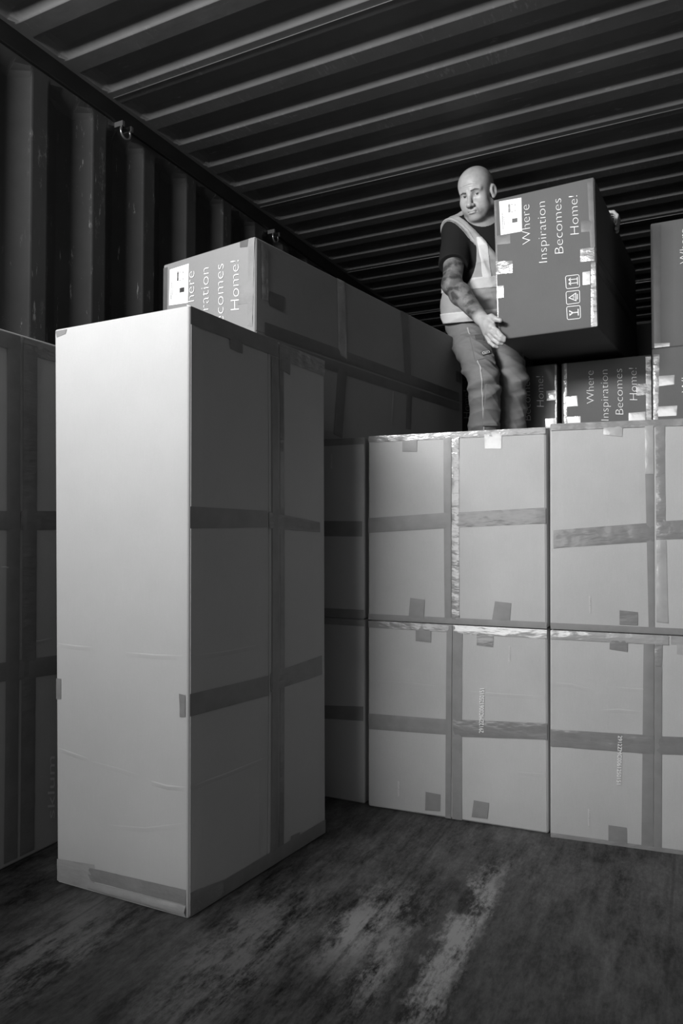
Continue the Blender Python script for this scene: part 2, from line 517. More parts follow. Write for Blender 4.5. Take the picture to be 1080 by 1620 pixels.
def icons(ct, fc):
    polys = []
    A, B_, G = ICONS
    for q in ICONS: polys += lines_in(q, rounded_square(), 0.045)
    # this-way-up arrows, pointing along the text
    for y in (0.32, 0.62):
        polys += lines_in(A, [((0.82, y), (0.22, y)), ((0.22, y), (0.36, y - 0.12)), ((0.22, y), (0.36, y + 0.12))], 0.05)
    polys += lines_in(A, [((0.86, 0.2), (0.86, 0.76))], 0.05)
    # recycling triangle
    polys += lines_in(B_, [((0.2, 0.5), (0.72, 0.2)), ((0.72, 0.2), (0.72, 0.8)), ((0.72, 0.8), (0.2, 0.5))], 0.06)
    polys += lines_in(B_, [((0.5, 0.42), (0.62, 0.42)), ((0.5, 0.56), (0.62, 0.56)), ((0.84, 0.3), (0.84, 0.7))], 0.05)
    # wine glass
    polys += [[bil(G, *p) for p in pl] for pl in ([(0.18, 0.28), (0.32, 0.4), (0.18, 0.44)], [(0.18, 0.52), (0.3, 0.6), (0.18, 0.74)], [(0.2, 0.3), (0.46, 0.48), (0.46, 0.54), (0.2, 0.72), (0.34, 0.52)])]
    polys += lines_in(G, [((0.44, 0.51), (0.82, 0.51)), ((0.84, 0.28), (0.84, 0.74))], 0.07)
    quad_on(ct, fc, polys, M['white_print'], 'printed_icons', 0.0010)

def slogan(ct, fc):
    for body, st, en, cap in SLOGAN: printed_text(ct, fc, body, st, en, cap, M['white_print'], -0.022, 'printed_slogan')
    icons(ct, fc)

def shipping_label(ct, fc, q):
    lab = quad_on(ct, fc, [[bil(q, 0, 1), bil(q, 1, 1), bil(q, 1, 0), bil(q, 0, 0)]], M['paper'], 'shipping_label', 0.0016)
    rnd = random.Random(3)
    pol = []
    y = 0.13
    while y < 0.36:
        h = rnd.choice((0.006, 0.010, 0.016)); pol.append([bil(q, *p) for p in ((0.40, y), (0.40, y + h), (0.49, y + h), (0.49, y))]); y += h + rnd.choice((0.005, 0.009))
    nb = len(pol)
    pol.append([bil(q, *p) for p in ((0.56, 0.58), (0.56, 0.70), (0.80, 0.70), (0.80, 0.58))])
    for x, y0, y1 in ((0.10, 0.36, 0.84), (0.17, 0.47, 0.70)):
        yy = y0
        while yy < y1:
            h = rnd.uniform(0.012, 0.03); pol.append([bil(q, *p) for p in ((x, yy), (x, yy + h), (x + 0.03, yy + h), (x + 0.03, yy))]); yy += h + 0.012
    for x, yy in ((0.55, 0.14), (0.70, 0.17), (0.55, 0.36), (0.70, 0.34)):
        pol.append([bil(q, *p) for p in ((x, yy), (x, yy + 0.03), (x + 0.03, yy + 0.03), (x + 0.03, yy))])
    quad_on(ct, fc, pol[:nb], M['ink'], 'label_barcode', 0.0022, lab)
    quad_on(ct, fc, pol[nb:nb + 1], M['ink'], 'label_picture', 0.0022, lab)
    quad_on(ct, fc, pol[nb + 1:-4], M['ink'], 'label_address_lines', 0.0022, lab)
    quad_on(ct, fc, pol[-4:], M['ink'], 'label_small_print', 0.0022, lab)
    vs, fs = text_mesh('C 176629', -0.01)
    verts = [ct.at(fc, *bil(q, 0.42 - 0.11 * y, 0.92 - 0.36 * x), 0.0022) for x, y in vs]
    link_mesh('label_text', verts, fs, M['ink_light'], lab)

def carton(key, label, group=None, mat='card', bulge=0.003, r=0.007, seam=None, printed=None, name='cardboard_box'):
    c = np.array(BOX[key])
    base = c[:4].mean(0)
    root = thing(name, label, 'box', tuple(base), group)
    ct = Carton(BOX[key], root, bulge)
    carton_shell(ct, r, M[mat])
    for fc, axis, pos in (seam or []):
        W, H = ct.size(fc)
        L = W if axis == 'u' else H
        g = 0.0018 / L
        e1, e2 = 0.006 / W, 0.006 / H
        if axis == 'u':
            flap(ct, fc, e1, e2, pos - g, 1 - e2, 0.0022, M[mat]); flap(ct, fc, pos + g, e2, 1 - e1, 1 - e2, 0.0022, M[mat])
        else:
            flap(ct, fc, e1, e2, 1 - e1, pos - g, 0.0022, M[mat]); flap(ct, fc, e1, pos + g, 1 - e1, 1 - e2, 0.0022, M[mat])
        ct.lift[fc] = 0.0022
    for b, fc, q, kind in TAPES:
        if b == key: tape_strip(ct, fc, q, kind, M['dull_dark'] if kind == 'dull' and mat in ('card_print', 'card_mid') else M[kind])
    for b, fc, body, st, en, cap in TEXTS:
        if b == key: printed_text(ct, fc, body, st, en, cap, M['soft_print'] if len(body) < 12 else M['white_print'], 0.0)
    for b, fc, pts, h in CREASES:
        if b == key: crease(ct, fc, pts, h, M[mat])
    for b, q in LABELS:
        if b == key: shipping_label(ct, 'F', q)
    if printed: slogan(ct, printed)
    return ct

BOX = {
 'tall': [[-1.428, 1.3035, 0.0], [-1.0292, 1.31, 0.0], [-1.3641, 1.7886, -0.0], [-0.9652, 1.8551, -0.0], [-1.4421, 1.2901, 1.378], [-1.0252, 1.2971, 1.384], [-1.4011, 1.8146, 1.372], [-0.9842, 1.8816, 1.378]],
 'left': [[-2.0, 1.06, 0.0], [-1.607, 1.06, 0.0], [-2.0, 1.612, 0.0], [-1.607, 1.612, 0.0], [-1.99, 1.04, 1.392], [-1.593, 1.04, 1.392], [-1.99, 1.592, 1.388], [-1.593, 1.592, 1.388]],
 'long': [[-1.6287, 1.918, 1.1775], [-1.214, 1.8555, 1.1775], [-1.4075, 3.3845, 1.1775], [-0.9928, 3.3219, 1.1775], [-1.6287, 1.9202, 1.7842], [-1.214, 1.8576, 1.7845], [-1.4076, 3.3866, 1.7789], [-0.9928, 3.324, 1.7791]],
 'colL1': [[-1.502, 2.088, 0.0], [-0.9542, 2.1044, 0.0], [-1.498, 2.718, 0.0], [-0.9602, 2.7344, 0.0], [-1.502, 2.088, 0.5865], [-0.9542, 2.1044, 0.5865], [-1.498, 2.718, 0.5865], [-0.9602, 2.7344, 0.5865]],
 'colL2': [[-1.502, 2.088, 0.5875], [-0.9542, 2.1044, 0.5875], [-1.498, 2.718, 0.5875], [-0.9602, 2.7344, 0.5875], [-1.502, 2.088, 1.174], [-0.9542, 2.1044, 1.174], [-1.498, 2.718, 1.174], [-0.9602, 2.7344, 1.174]],
 'colA1': [[-0.939, 2.0936, 0.0], [-0.3873, 2.1315, -0.0006], [-0.935, 2.7236, 0.0], [-0.3913, 2.7615, -0.0006], [-0.9384, 2.0949, 0.586], [-0.3867, 2.1328, 0.5854], [-0.9344, 2.7249, 0.586], [-0.3907, 2.7628, 0.5854]],
 'colA2': [[-0.9384, 2.0949, 0.5883], [-0.3867, 2.1328, 0.5877], [-0.9344, 2.7249, 0.5883], [-0.3907, 2.7628, 0.5877], [-0.9379, 2.0961, 1.1743], [-0.3862, 2.1341, 1.1737], [-0.9339, 2.7261, 1.1743], [-0.3902, 2.7641, 1.1737]],
 'colB1': [[-0.3821, 2.1182, 0.0], [0.1594, 2.1819, 0.0], [-0.3781, 2.7482, 0.0], [0.1554, 2.8119, 0.0], [-0.3776, 2.1154, 0.5878], [0.1638, 2.1791, 0.5859], [-0.3736, 2.7454, 0.5878], [0.1598, 2.8091, 0.5859]],
 'colB2': [[-0.3776, 2.1154, 0.5902], [0.1638, 2.1791, 0.5883], [-0.3736, 2.7454, 0.5902], [0.1598, 2.8091, 0.5883], [-0.3731, 2.1126, 1.1792], [0.1683, 2.1763, 1.1753], [-0.3691, 2.7426, 1.1792], [0.1643, 2.8063, 1.1753]],
 'textL': [[-0.963, 3.42, 1.1], [-0.569, 3.42, 1.1], [-0.963, 4.8, 1.1], [-0.569, 4.8, 1.1], [-0.963, 3.42, 1.65], [-0.569, 3.42, 1.65], [-0.963, 4.8, 1.65], [-0.569, 4.8, 1.65]],
 'mid': [[-0.552, 3.4377, 1.1], [-0.166, 3.4377, 1.1], [-0.552, 4.8177, 1.1], [-0.166, 4.8177, 1.1], [-0.552, 3.4377, 1.652], [-0.166, 3.4377, 1.652], [-0.552, 4.8177, 1.652], [-0.166, 4.8177, 1.652]],
 'R1': [[-0.16, 3.35, 1.1], [0.237, 3.35, 1.1], [-0.16, 4.73, 1.1], [0.237, 4.73, 1.1], [-0.16, 3.35, 1.656], [0.237, 3.35, 1.656], [-0.16, 4.73, 1.656], [0.237, 4.73, 1.656]],
 'R2': [[-0.1609, 3.366, 1.6584], [0.2361, 3.3666, 1.6584], [-0.1631, 4.746, 1.6584], [0.2339, 4.7466, 1.6584], [-0.1609, 3.366, 2.2084], [0.2361, 3.3666, 2.2084], [-0.1631, 4.746, 2.2084], [0.2339, 4.7466, 2.2084]],
 'carried': [[-0.7173, 2.9018, 1.6515], [-0.3269, 2.8861, 1.6541], [-0.6639, 4.2402, 1.732], [-0.2735, 4.2245, 1.7345], [-0.7224, 2.8678, 2.2199], [-0.332, 2.8521, 2.2224], [-0.669, 4.2063, 2.3003], [-0.2786, 4.1905, 2.3029]],
 'gap': [[-1.372, 3.6, 1.1], [-0.975, 3.6, 1.1], [-1.372, 4.98, 1.1], [-0.975, 4.98, 1.1], [-1.372, 3.6, 1.65], [-0.975, 3.6, 1.65], [-1.372, 4.98, 1.65], [-0.975, 4.98, 1.65]],
 'gap4': [[-1.112, 3.6, 1.652], [-0.715, 3.6, 1.652], [-1.112, 4.8, 1.652], [-0.715, 4.8, 1.652], [-1.112, 3.6, 2.202], [-0.715, 3.6, 2.202], [-1.112, 4.8, 2.202], [-0.715, 4.8, 2.202]],
 'deep': [[-0.35, 4.95, 1.652], [0.047, 4.95, 1.652], [-0.35, 6.33, 1.652], [0.047, 6.33, 1.652], [-0.35, 4.95, 2.202], [0.047, 4.95, 2.202], [-0.35, 6.33, 2.202], [0.047, 6.33, 2.202]],
 'sup00': [[-1.369, 2.865, 0.0], [-0.983, 2.865, 0.0], [-1.369, 4.245, 0.0], [-0.983, 4.245, 0.0], [-1.369, 2.865, 0.547], [-0.983, 2.865, 0.547], [-1.369, 4.245, 0.547], [-0.983, 4.245, 0.547]],
 'sup01': [[-1.369, 2.865, 0.55], [-0.983, 2.865, 0.55], [-1.369, 4.245, 0.55], [-0.983, 4.245, 0.55], [-1.369, 2.865, 1.097], [-0.983, 2.865, 1.097], [-1.369, 4.245, 1.097], [-0.983, 4.245, 1.097]],
 'sup10': [[-0.96, 2.865, 0.0], [-0.574, 2.865, 0.0], [-0.96, 4.245, 0.0], [-0.574, 4.245, 0.0], [-0.96, 2.865, 0.547], [-0.574, 2.865, 0.547], [-0.96, 4.245, 0.547], [-0.574, 4.245, 0.547]],
 'sup11': [[-0.96, 2.865, 0.55], [-0.574, 2.865, 0.55], [-0.96, 4.245, 0.55], [-0.574, 4.245, 0.55], [-0.96, 2.865, 1.097], [-0.574, 2.865, 1.097], [-0.96, 4.245, 1.097], [-0.574, 4.245, 1.097]],
 'sup20': [[-0.552, 2.865, 0.0], [-0.166, 2.865, 0.0], [-0.552, 4.245, 0.0], [-0.166, 4.245, 0.0], [-0.552, 2.865, 0.547], [-0.166, 2.865, 0.547], [-0.552, 4.245, 0.547], [-0.166, 4.245, 0.547]],
 'sup21': [[-0.552, 2.865, 0.55], [-0.166, 2.865, 0.55], [-0.552, 4.245, 0.55], [-0.166, 4.245, 0.55], [-0.552, 2.865, 1.097], [-0.166, 2.865, 1.097], [-0.552, 4.245, 1.097], [-0.166, 4.245, 1.097]],
 'sup30': [[-0.155, 2.865, 0.0], [0.231, 2.865, 0.0], [-0.155, 4.245, 0.0], [0.231, 4.245, 0.0], [-0.155, 2.865, 0.547], [0.231, 2.865, 0.547], [-0.155, 4.245, 0.547], [0.231, 4.245, 0.547]],
 'sup31': [[-0.155, 2.865, 0.55], [0.231, 2.865, 0.55], [-0.155, 4.245, 0.55], [0.231, 4.245, 0.55], [-0.155, 2.865, 1.097], [0.231, 2.865, 1.097], [-0.155, 4.245, 1.097], [0.231, 4.245, 1.097]],
 'supd': [[-0.35, 4.95, 1.1], [0.047, 4.95, 1.1], [-0.35, 6.33, 1.1], [0.047, 6.33, 1.1], [-0.35, 4.95, 1.65], [0.047, 4.95, 1.65], [-0.35, 6.33, 1.65], [0.047, 6.33, 1.65]],
 'supd0': [[-0.35, 4.95, 0.0], [0.047, 4.95, 0.0], [-0.35, 6.33, 0.0], [0.047, 6.33, 0.0], [-0.35, 4.95, 0.547], [0.047, 4.95, 0.547], [-0.35, 6.33, 0.547], [0.047, 6.33, 0.547]],
 'supd1': [[-0.35, 4.95, 0.55], [0.047, 4.95, 0.55], [-0.35, 6.33, 0.55], [0.047, 6.33, 0.55], [-0.35, 4.95, 1.097], [0.047, 4.95, 1.097], [-0.35, 6.33, 1.097], [0.047, 6.33, 1.097]],
}
TAPES = [
 ('colA2', 'F', [(0.4476, 0.9761), (0.4916, 0.9781), (0.489, 0.0227), (0.4514, 0.0226)], 'dull'),
 ('colA2', 'F', [(0.4941, 0.978), (0.5351, 0.98), (0.534, 0.0247), (0.4916, 0.0212)], 'crinkle'),
 ('colA2', 'F', [(0.004, 0.5509), (0.4905, 0.5785), (0.4903, 0.4983), (0.004, 0.4696)], 'dull'),
 ('colA2', 'F', [(0.5029, 0.5769), (0.9943, 0.598), (0.9938, 0.5196), (0.5027, 0.4979)], 'glossy'),
 ('colA2', 'F', [(0.2089, 0.9773), (0.295, 0.9759), (0.2949, 0.9019), (0.2088, 0.9052)], 'dull'),
 ('colA2', 'F', [(0.6736, 0.9883), (0.769, 0.9901), (0.7652, 0.8999), (0.6767, 0.9034)], 'glare'),
 ('colA2', 'F', [(0.2549, 0.1266), (0.3397, 0.1199), (0.3325, 0.0197), (0.2441, 0.0197)], 'dull'),
 ('colA2', 'F', [(0.7279, 0.1255), (0.815, 0.1191), (0.8046, 0.0236), (0.7106, 0.0256)], 'dull'),
 ('colA2', 'F', [(0.004, 0.032), (0.996, 0.032), (0.996, 0.0), (0.004, 0.0)], 'dull'),
 ('colA2', 'F', [(0.004, 0.998), (0.996, 0.998), (0.996, 0.965), (0.004, 0.965)], 'edge'),
 ('colA1', 'F', [(0.4629, 0.996), (0.4944, 0.996), (0.4844, 0.004), (0.4531, 0.004)], 'dull'),
 ('colA1', 'F', [(0.4986, 0.995), (0.5516, 0.9947), (0.5454, 0.004), (0.4896, 0.004)], 'dull'),
 ('colA1', 'F', [(0.0048, 0.4986), (0.4899, 0.5121), (0.4876, 0.4331), (0.0072, 0.4143)], 'dull'),
 ('colA1', 'F', [(0.4983, 0.5148), (0.9946, 0.5414), (0.9941, 0.4609), (0.4981, 0.4265)], 'glossy'),
 ('colA1', 'F', [(0.2862, 0.9848), (0.3747, 0.9842), (0.3746, 0.901), (0.2861, 0.9039)], 'dull'),
 ('colA1', 'F', [(0.6286, 0.9726), (0.7196, 0.9678), (0.7163, 0.8966), (0.6284, 0.901)], 'glossy'),
 ('colA1', 'F', [(0.3422, 0.1239), (0.4271, 0.1204), (0.4238, 0.0335), (0.3388, 0.0265)], 'dull'),
 ('colA1', 'F', [(0.6103, 0.1161), (0.6929, 0.1131), (0.6826, 0.032), (0.5977, 0.0294)], 'dull'),
 ('colA1', 'F', [(0.004, 0.998), (0.49, 0.998), (0.49, 0.962), (0.004, 0.962)], 'edge'),
 ('colA1', 'F', [(0.5, 0.998), (0.996, 0.998), (0.996, 0.955), (0.5, 0.955)], 'edgeglare'),
 ('colB2', 'F', [(0.2692, 0.98), (0.3596, 0.9778), (0.3568, 0.9232), (0.2657, 0.9364)], 'glare'),
 ('colB2', 'F', [(0.4637, 0.9724), (0.5037, 0.9728), (0.5042, 0.7437), (0.4643, 0.7444)], 'glare'),
 ('colB2', 'F', [(0.4643, 0.7431), (0.5042, 0.7424), (0.5056, 0.0169), (0.4783, 0.0156)], 'dull'),
 ('colB2', 'F', [(0.5128, 0.9705), (0.5562, 0.9721), (0.5578, 0.5237), (0.5138, 0.5237)], 'crinkle'),
 ('colB2', 'F', [(0.5138, 0.5217), (0.996, 0.549), (0.996, 0.4473), (0.5135, 0.4385)], 'crinkle'),
 ('colB2', 'F', [(0.5161, 0.4353), (0.5607, 0.4357), (0.5676, 0.0521), (0.5141, 0.0564)], 'glare'),
 ('colB2', 'F', [(0.0181, 0.4789), (0.5047, 0.5171), (0.5044, 0.4286), (0.0181, 0.3914)], 'glossy'),
 ('colB2', 'F', [(0.3419, 0.1033), (0.4288, 0.0974), (0.4273, 0.0362), (0.3418, 0.0358)], 'glossy'),
 ('colB2', 'F', [(0.004, 0.03), (0.996, 0.03), (0.996, 0.0), (0.004, 0.0)], 'dull'),
 ('colB2', 'F', [(0.004, 0.998), (0.996, 0.998), (0.996, 0.965), (0.004, 0.965)], 'edge'),
 ('colB1', 'F', [(0.296, 0.9769), (0.3814, 0.9774), (0.379, 0.9135), (0.2936, 0.9213)], 'glossy'),
 ('colB1', 'F', [(0.4546, 0.9774), (0.5023, 0.9776), (0.4961, 0.0043), (0.4413, 0.0041)], 'dull'),
 ('colB1', 'F', [(0.5052, 0.9762), (0.5411, 0.9744), (0.5392, 0.855), (0.5048, 0.8529)], 'crinkle'),
 ('colB1', 'F', [(0.5048, 0.8515), (0.5392, 0.8536), (0.5333, 0.0058), (0.499, 0.0047)], 'dull'),
 ('colB1', 'F', [(0.004, 0.5186), (0.5008, 0.5343), (0.5005, 0.4476), (0.004, 0.4356)], 'glossy'),
 ('colB1', 'F', [(0.5037, 0.531), (0.996, 0.5591), (0.996, 0.4769), (0.5034, 0.4479)], 'glossy'),
 ('colB1', 'F', [(0.6072, 0.9655), (0.6822, 0.9637), (0.682, 0.9101), (0.607, 0.9152)], 'glare'),
 ('colB1', 'F', [(0.2865, 0.0929), (0.373, 0.0914), (0.3728, 0.0093), (0.2863, 0.0159)], 'dull'),
 ('colB1', 'F', [(0.004, 0.998), (0.57, 0.998), (0.57, 0.955), (0.004, 0.955)], 'edgeglare'),
 ('colB1', 'F', [(0.58, 0.998), (0.996, 0.998), (0.996, 0.96), (0.58, 0.96)], 'edgeglare'),
 ('colB1', 'F', [(0.004, 0.02), (0.996, 0.02), (0.996, 0.0), (0.004, 0.0)], 'edge'),
 ('colL2', 'F', [(0.5728, 0.5403), (0.9848, 0.5358), (0.9847, 0.4513), (0.573, 0.4524)], 'dull'),
 ('colL2', 'F', [(0.004, 0.05), (0.996, 0.05), (0.996, 0), (0.004, 0)], 'dull'),
 ('colL2', 'F', [(0.004, 0.998), (0.996, 0.998), (0.996, 0.96), (0.004, 0.96)], 'edge'),
 ('colL1', 'F', [(0.6347, 0.5032), (0.9913, 0.5266), (0.9912, 0.4478), (0.6348, 0.4323)], 'dull'),
 ('colL1', 'F', [(0.004, 0.998), (0.996, 0.998), (0.996, 0.962), (0.004, 0.962)], 'edge'),
 ('tall', 'R', [(0.2428, 0.9913), (0.328, 0.9898), (0.3271, 0.9498), (0.2436, 0.9512)], 'dull'),
 ('tall', 'R', [(0.6148, 0.985), (0.6892, 0.9819), (0.6841, 0.941), (0.6163, 0.9464)], 'dull'),
 ('tall', 'R', [(0.535, 0.965), (0.588, 0.965), (0.588, 0.03), (0.535, 0.03)], 'dull'),
 ('tall', 'R', [(0.597, 0.965), (0.632, 0.965), (0.632, 0.03), (0.597, 0.03)], 'glossy'),
 ('tall', 'R', [(0.004, 0.6688), (0.4973, 0.668), (0.4983, 0.6372), (0.004, 0.6328)], 'dull'),
 ('tall', 'R', [(0.511, 0.6658), (0.944, 0.6497), (0.9452, 0.6285), (0.5121, 0.6348)], 'glossy'),
 ('tall', 'R', [(0.004, 0.3634), (0.5032, 0.3596), (0.5044, 0.3231), (0.004, 0.3272)], 'dull'),
 ('tall', 'R', [(0.5262, 0.3628), (0.9603, 0.3709), (0.9626, 0.3314), (0.5274, 0.3284)], 'glossy'),
 ('tall', 'R', [(0.6905, 0.0373), (0.7634, 0.0352), (0.7647, 0.0079), (0.6917, 0.0112)], 'dull'),
 ('tall', 'R', [(0.357, 0.0278), (0.4275, 0.0271), (0.4237, 0.004), (0.3575, 0.0065)], 'dull'),
 ('tall', 'R', [(0.004, 0.998), (0.588, 0.998), (0.588, 0.968), (0.004, 0.968)], 'dull'),
 ('tall', 'R', [(0.597, 0.998), (0.996, 0.998), (0.996, 0.965), (0.597, 0.965)], 'edge'),
 ('tall', 'R', [(0.01, 0.03), (0.99, 0.03), (0.99, 0.003), (0.01, 0.003)], 'dull'),
 ('tall', 'F', [(0.004, 0.3654), (0.0447, 0.3654), (0.044, 0.3289), (0.004, 0.3275)], 'dull'),
 ('tall', 'F', [(0.9405, 0.363), (0.9819, 0.3614), (0.9822, 0.3262), (0.9451, 0.325)], 'glossy'),
 ('tall', 'F', [(0.004, 0.0425), (0.3117, 0.0492), (0.3111, 0.004), (0.004, 0.004)], 'edgeglare'),
 ('tall', 'F', [(0.2611, 0.0419), (0.9865, 0.0468), (0.9867, 0.0225), (0.2608, 0.02)], 'crinkle'),
 ('tall', 'F', [(0.2608, 0.0178), (0.9867, 0.0214), (0.9869, 0.004), (0.2605, 0.004)], 'lip'),
 ('tall', 'R', [(0.0068, 0.0425), (0.2072, 0.0306), (0.2078, 0.004), (0.0071, 0.004)], 'crinkle'),
 ('tall', 'F', [(0.0104, 0.996), (0.1032, 0.996), (0.0927, 0.9881), (0.0205, 0.9841)], 'crinkle'),
 ('left', 'R', [(0.42, 0.985), (0.492, 0.985), (0.492, 0.01), (0.42, 0.01)], 'dull'),
 ('left', 'R', [(0.508, 0.985), (0.59, 0.985), (0.59, 0.01), (0.508, 0.01)], 'glossy'),
 ('left', 'R', [(0.1979, 0.6608), (0.4908, 0.6637), (0.4844, 0.6276), (0.1986, 0.6266)], 'dull'),
 ('left', 'R', [(0.4979, 0.6638), (0.7293, 0.6665), (0.7301, 0.629), (0.495, 0.6277)], 'glossy'),
 ('left', 'R', [(0.2035, 0.3871), (0.4822, 0.3816), (0.4794, 0.3461), (0.2042, 0.3529)], 'dull'),
 ('left', 'R', [(0.4929, 0.3821), (0.7351, 0.3771), (0.7358, 0.339), (0.4901, 0.3454)], 'dull'),
 ('left', 'R', [(0.0, 0.995), (0.49, 0.995), (0.49, 0.965), (0.0, 0.965)], 'dull'),
 ('left', 'R', [(0.51, 0.995), (0.99, 0.995), (0.99, 0.965), (0.51, 0.965)], 'edge'),
 ('long', 'R', [(0.2936, 0.996), (0.3296, 0.996), (0.3347, 0.5238), (0.2986, 0.5339)], 'glossy'),
 ('long', 'R', [(0.6035, 0.9956), (0.6449, 0.996), (0.6566, 0.5551), (0.6207, 0.5613)], 'dull'),
 ('long', 'R', [(0.2986, 0.4873), (0.3347, 0.4789), (0.317, 0.0461), (0.2816, 0.0617)], 'dull'),
 ('long', 'R', [(0.6325, 0.4905), (0.6626, 0.4881), (0.6562, 0.1938), (0.6263, 0.1925)], 'dull'),
 ('long', 'R', [(0.044, 0.7464), (0.0935, 0.7483), (0.0901, 0.6663), (0.0442, 0.6688)], 'dull'),
 ('long', 'R', [(0.0161, 0.9819), (0.0386, 0.9559), (0.0407, 0.6909), (0.0203, 0.6886)], 'crinkle'),
 ('long', 'R', [(0.9485, 0.7411), (0.9885, 0.7427), (0.9883, 0.6585), (0.9483, 0.6581)], 'dull'),
 ('long', 'R', [(0.03, 0.575), (0.97, 0.575), (0.97, 0.507), (0.03, 0.507)], 'dull'),
 ('long', 'R', [(0.03, 0.493), (0.97, 0.493), (0.97, 0.43), (0.03, 0.43)], 'dull'),
 ('long', 'F', [(0.8491, 0.996), (0.9322, 0.996), (0.9239, 0.9571), (0.8495, 0.9652)], 'dull'),
 ('long', 'F', [(0.9357, 0.996), (0.996, 0.996), (0.9787, 0.5349), (0.9282, 0.5461)], 'crinkle'),
 ('long', 'F', [(0.8196, 0.7657), (0.9382, 0.7614), (0.9357, 0.6616), (0.8296, 0.6676)], 'crinkle'),
 ('long', 'F', [(0.003, 0.98), (0.05, 0.98), (0.05, 0.3), (0.003, 0.3)], 'dull'),
 ('carried', 'F', [(0.004, 0.5601), (0.1806, 0.5448), (0.1802, 0.4591), (0.004, 0.4706)], 'crinkle'),
 ('carried', 'F', [(0.004, 0.742), (0.1648, 0.7334), (0.1668, 0.6667), (0.0181, 0.678)], 'dull'),
 ('carried', 'F', [(0.004, 0.996), (0.0311, 0.996), (0.0241, 0.556), (0.004, 0.5613)], 'dull'),
 ('carried', 'F', [(0.004, 0.4694), (0.0137, 0.4663), (0.0224, 0.033), (0.004, 0.0319)], 'edgeglare'),
 ('carried', 'F', [(0.9367, 0.9749), (0.9909, 0.9732), (0.996, 0.5333), (0.9518, 0.5304)], 'dull'),
 ('carried', 'F', [(0.954, 0.4343), (0.996, 0.4319), (0.996, 0.004), (0.9374, 0.004)], 'crinkle'),
 ('carried', 'F', [(0.8555, 0.538), (0.9847, 0.5331), (0.9857, 0.4425), (0.8522, 0.4513)], 'crinkle'),
 ('carried', 'F', [(0.8668, 0.7238), (0.9957, 0.7153), (0.9928, 0.6366), (0.8669, 0.6491)], 'dull'),
 ('carried', 'F', [(0.8712, 0.3791), (0.9433, 0.3785), (0.94, 0.2891), (0.8709, 0.293)], 'glare'),
 ('carried', 'F', [(0.004, 0.385), (0.081, 0.3815), (0.0743, 0.299), (0.0129, 0.2992)], 'glare'),
 ('carried', 'R', [(0.02, 0.44), (0.98, 0.44), (0.98, 0.375), (0.02, 0.375)], 'dull'),
 ('mid', 'F', [(0.0503, 0.7116), (0.1802, 0.7151), (0.1856, 0.6283), (0.0559, 0.6274)], 'glare'),
 ('mid', 'F', [(0.0658, 0.5399), (0.2167, 0.5403), (0.2159, 0.4698), (0.065, 0.472)], 'glare'),
 ('mid', 'F', [(0.8353, 0.768), (0.9451, 0.7686), (0.9437, 0.6749), (0.834, 0.6768)], 'crinkle'),
 ('mid', 'F', [(0.9383, 0.9841), (0.996, 0.9834), (0.996, 0.3134), (0.9384, 0.3159)], 'crinkle'),
 ('mid', 'F', [(0.7514, 0.5397), (0.9318, 0.5426), (0.9307, 0.4671), (0.7504, 0.4635)], 'glare'),
 ('mid', 'F', [(0.0252, 0.996), (0.0646, 0.996), (0.0614, 0.3506), (0.0266, 0.3519)], 'crinkle'),
 ('textL', 'F', [(0.8745, 0.773), (0.9826, 0.7742), (0.986, 0.6897), (0.878, 0.6895)], 'glare'),
 ('textL', 'F', [(0.9742, 0.9868), (0.996, 0.9854), (0.996, 0.3513), (0.9781, 0.3532)], 'crinkle'),
 ('textL', 'F', [(0.8612, 0.5337), (0.9758, 0.536), (0.9749, 0.4566), (0.8604, 0.4538)], 'glare'),
 ('R1', 'F', [(0.0285, 0.7828), (0.2218, 0.7797), (0.2171, 0.708), (0.0272, 0.7013)], 'glare'),
 ('R1', 'F', [(0.0156, 0.5463), (0.2454, 0.5437), (0.2351, 0.4667), (0.0145, 0.4692)], 'glare'),
 ('R1', 'F', [(0.0161, 0.9544), (0.0774, 0.9496), (0.049, 0.2906), (0.0063, 0.2923)], 'crinkle'),
 ('R2', 'F', [(0.0239, 0.9763), (0.1065, 0.98), (0.0926, 0.0463), (0.0252, 0.0371)], 'dull'),
 ('R2', 'F', [(0.0253, 0.043), (0.1812, 0.0344), (0.1771, 0.0068), (0.0285, 0.0071)], 'glare'),
]
TEXTS = [
 ('colA1', 'F', '2912ZMC0061250151', (0.6652, 0.4644), (0.6702, 0.6881), (0.6399, 0.46)),
 ('colA1', 'F', 'sklum.com', (0.8073, 0.8289), (0.8077, 0.9076), (0.7964, 0.8282)),
 ('colA1', 'F', 'sklum.com', (0.1813, 0.1591), (0.1813, 0.0804), (0.1934, 0.1606)),
 ('colB2', 'F', 'sklum.com', (0.1964, 0.1656), (0.1963, 0.0865), (0.2067, 0.166)),
 ('colB1', 'F', '2912ZMC0061250151', (0.3336, 0.5194), (0.3264, 0.2916), (0.3543, 0.5212)),
 ('colB1', 'F', 'sklum.com', (0.1888, 0.1581), (0.1886, 0.079), (0.1994, 0.1594)),
 ('colL2', 'F', 'sklum.com', (0.7918, 0.8326), (0.7918, 0.9131), (0.7788, 0.8331)),
 ('left', 'R', 'sklum', (0.7119, 0.0534), (0.7083, 0.1771), (0.6664, 0.0586)),
]
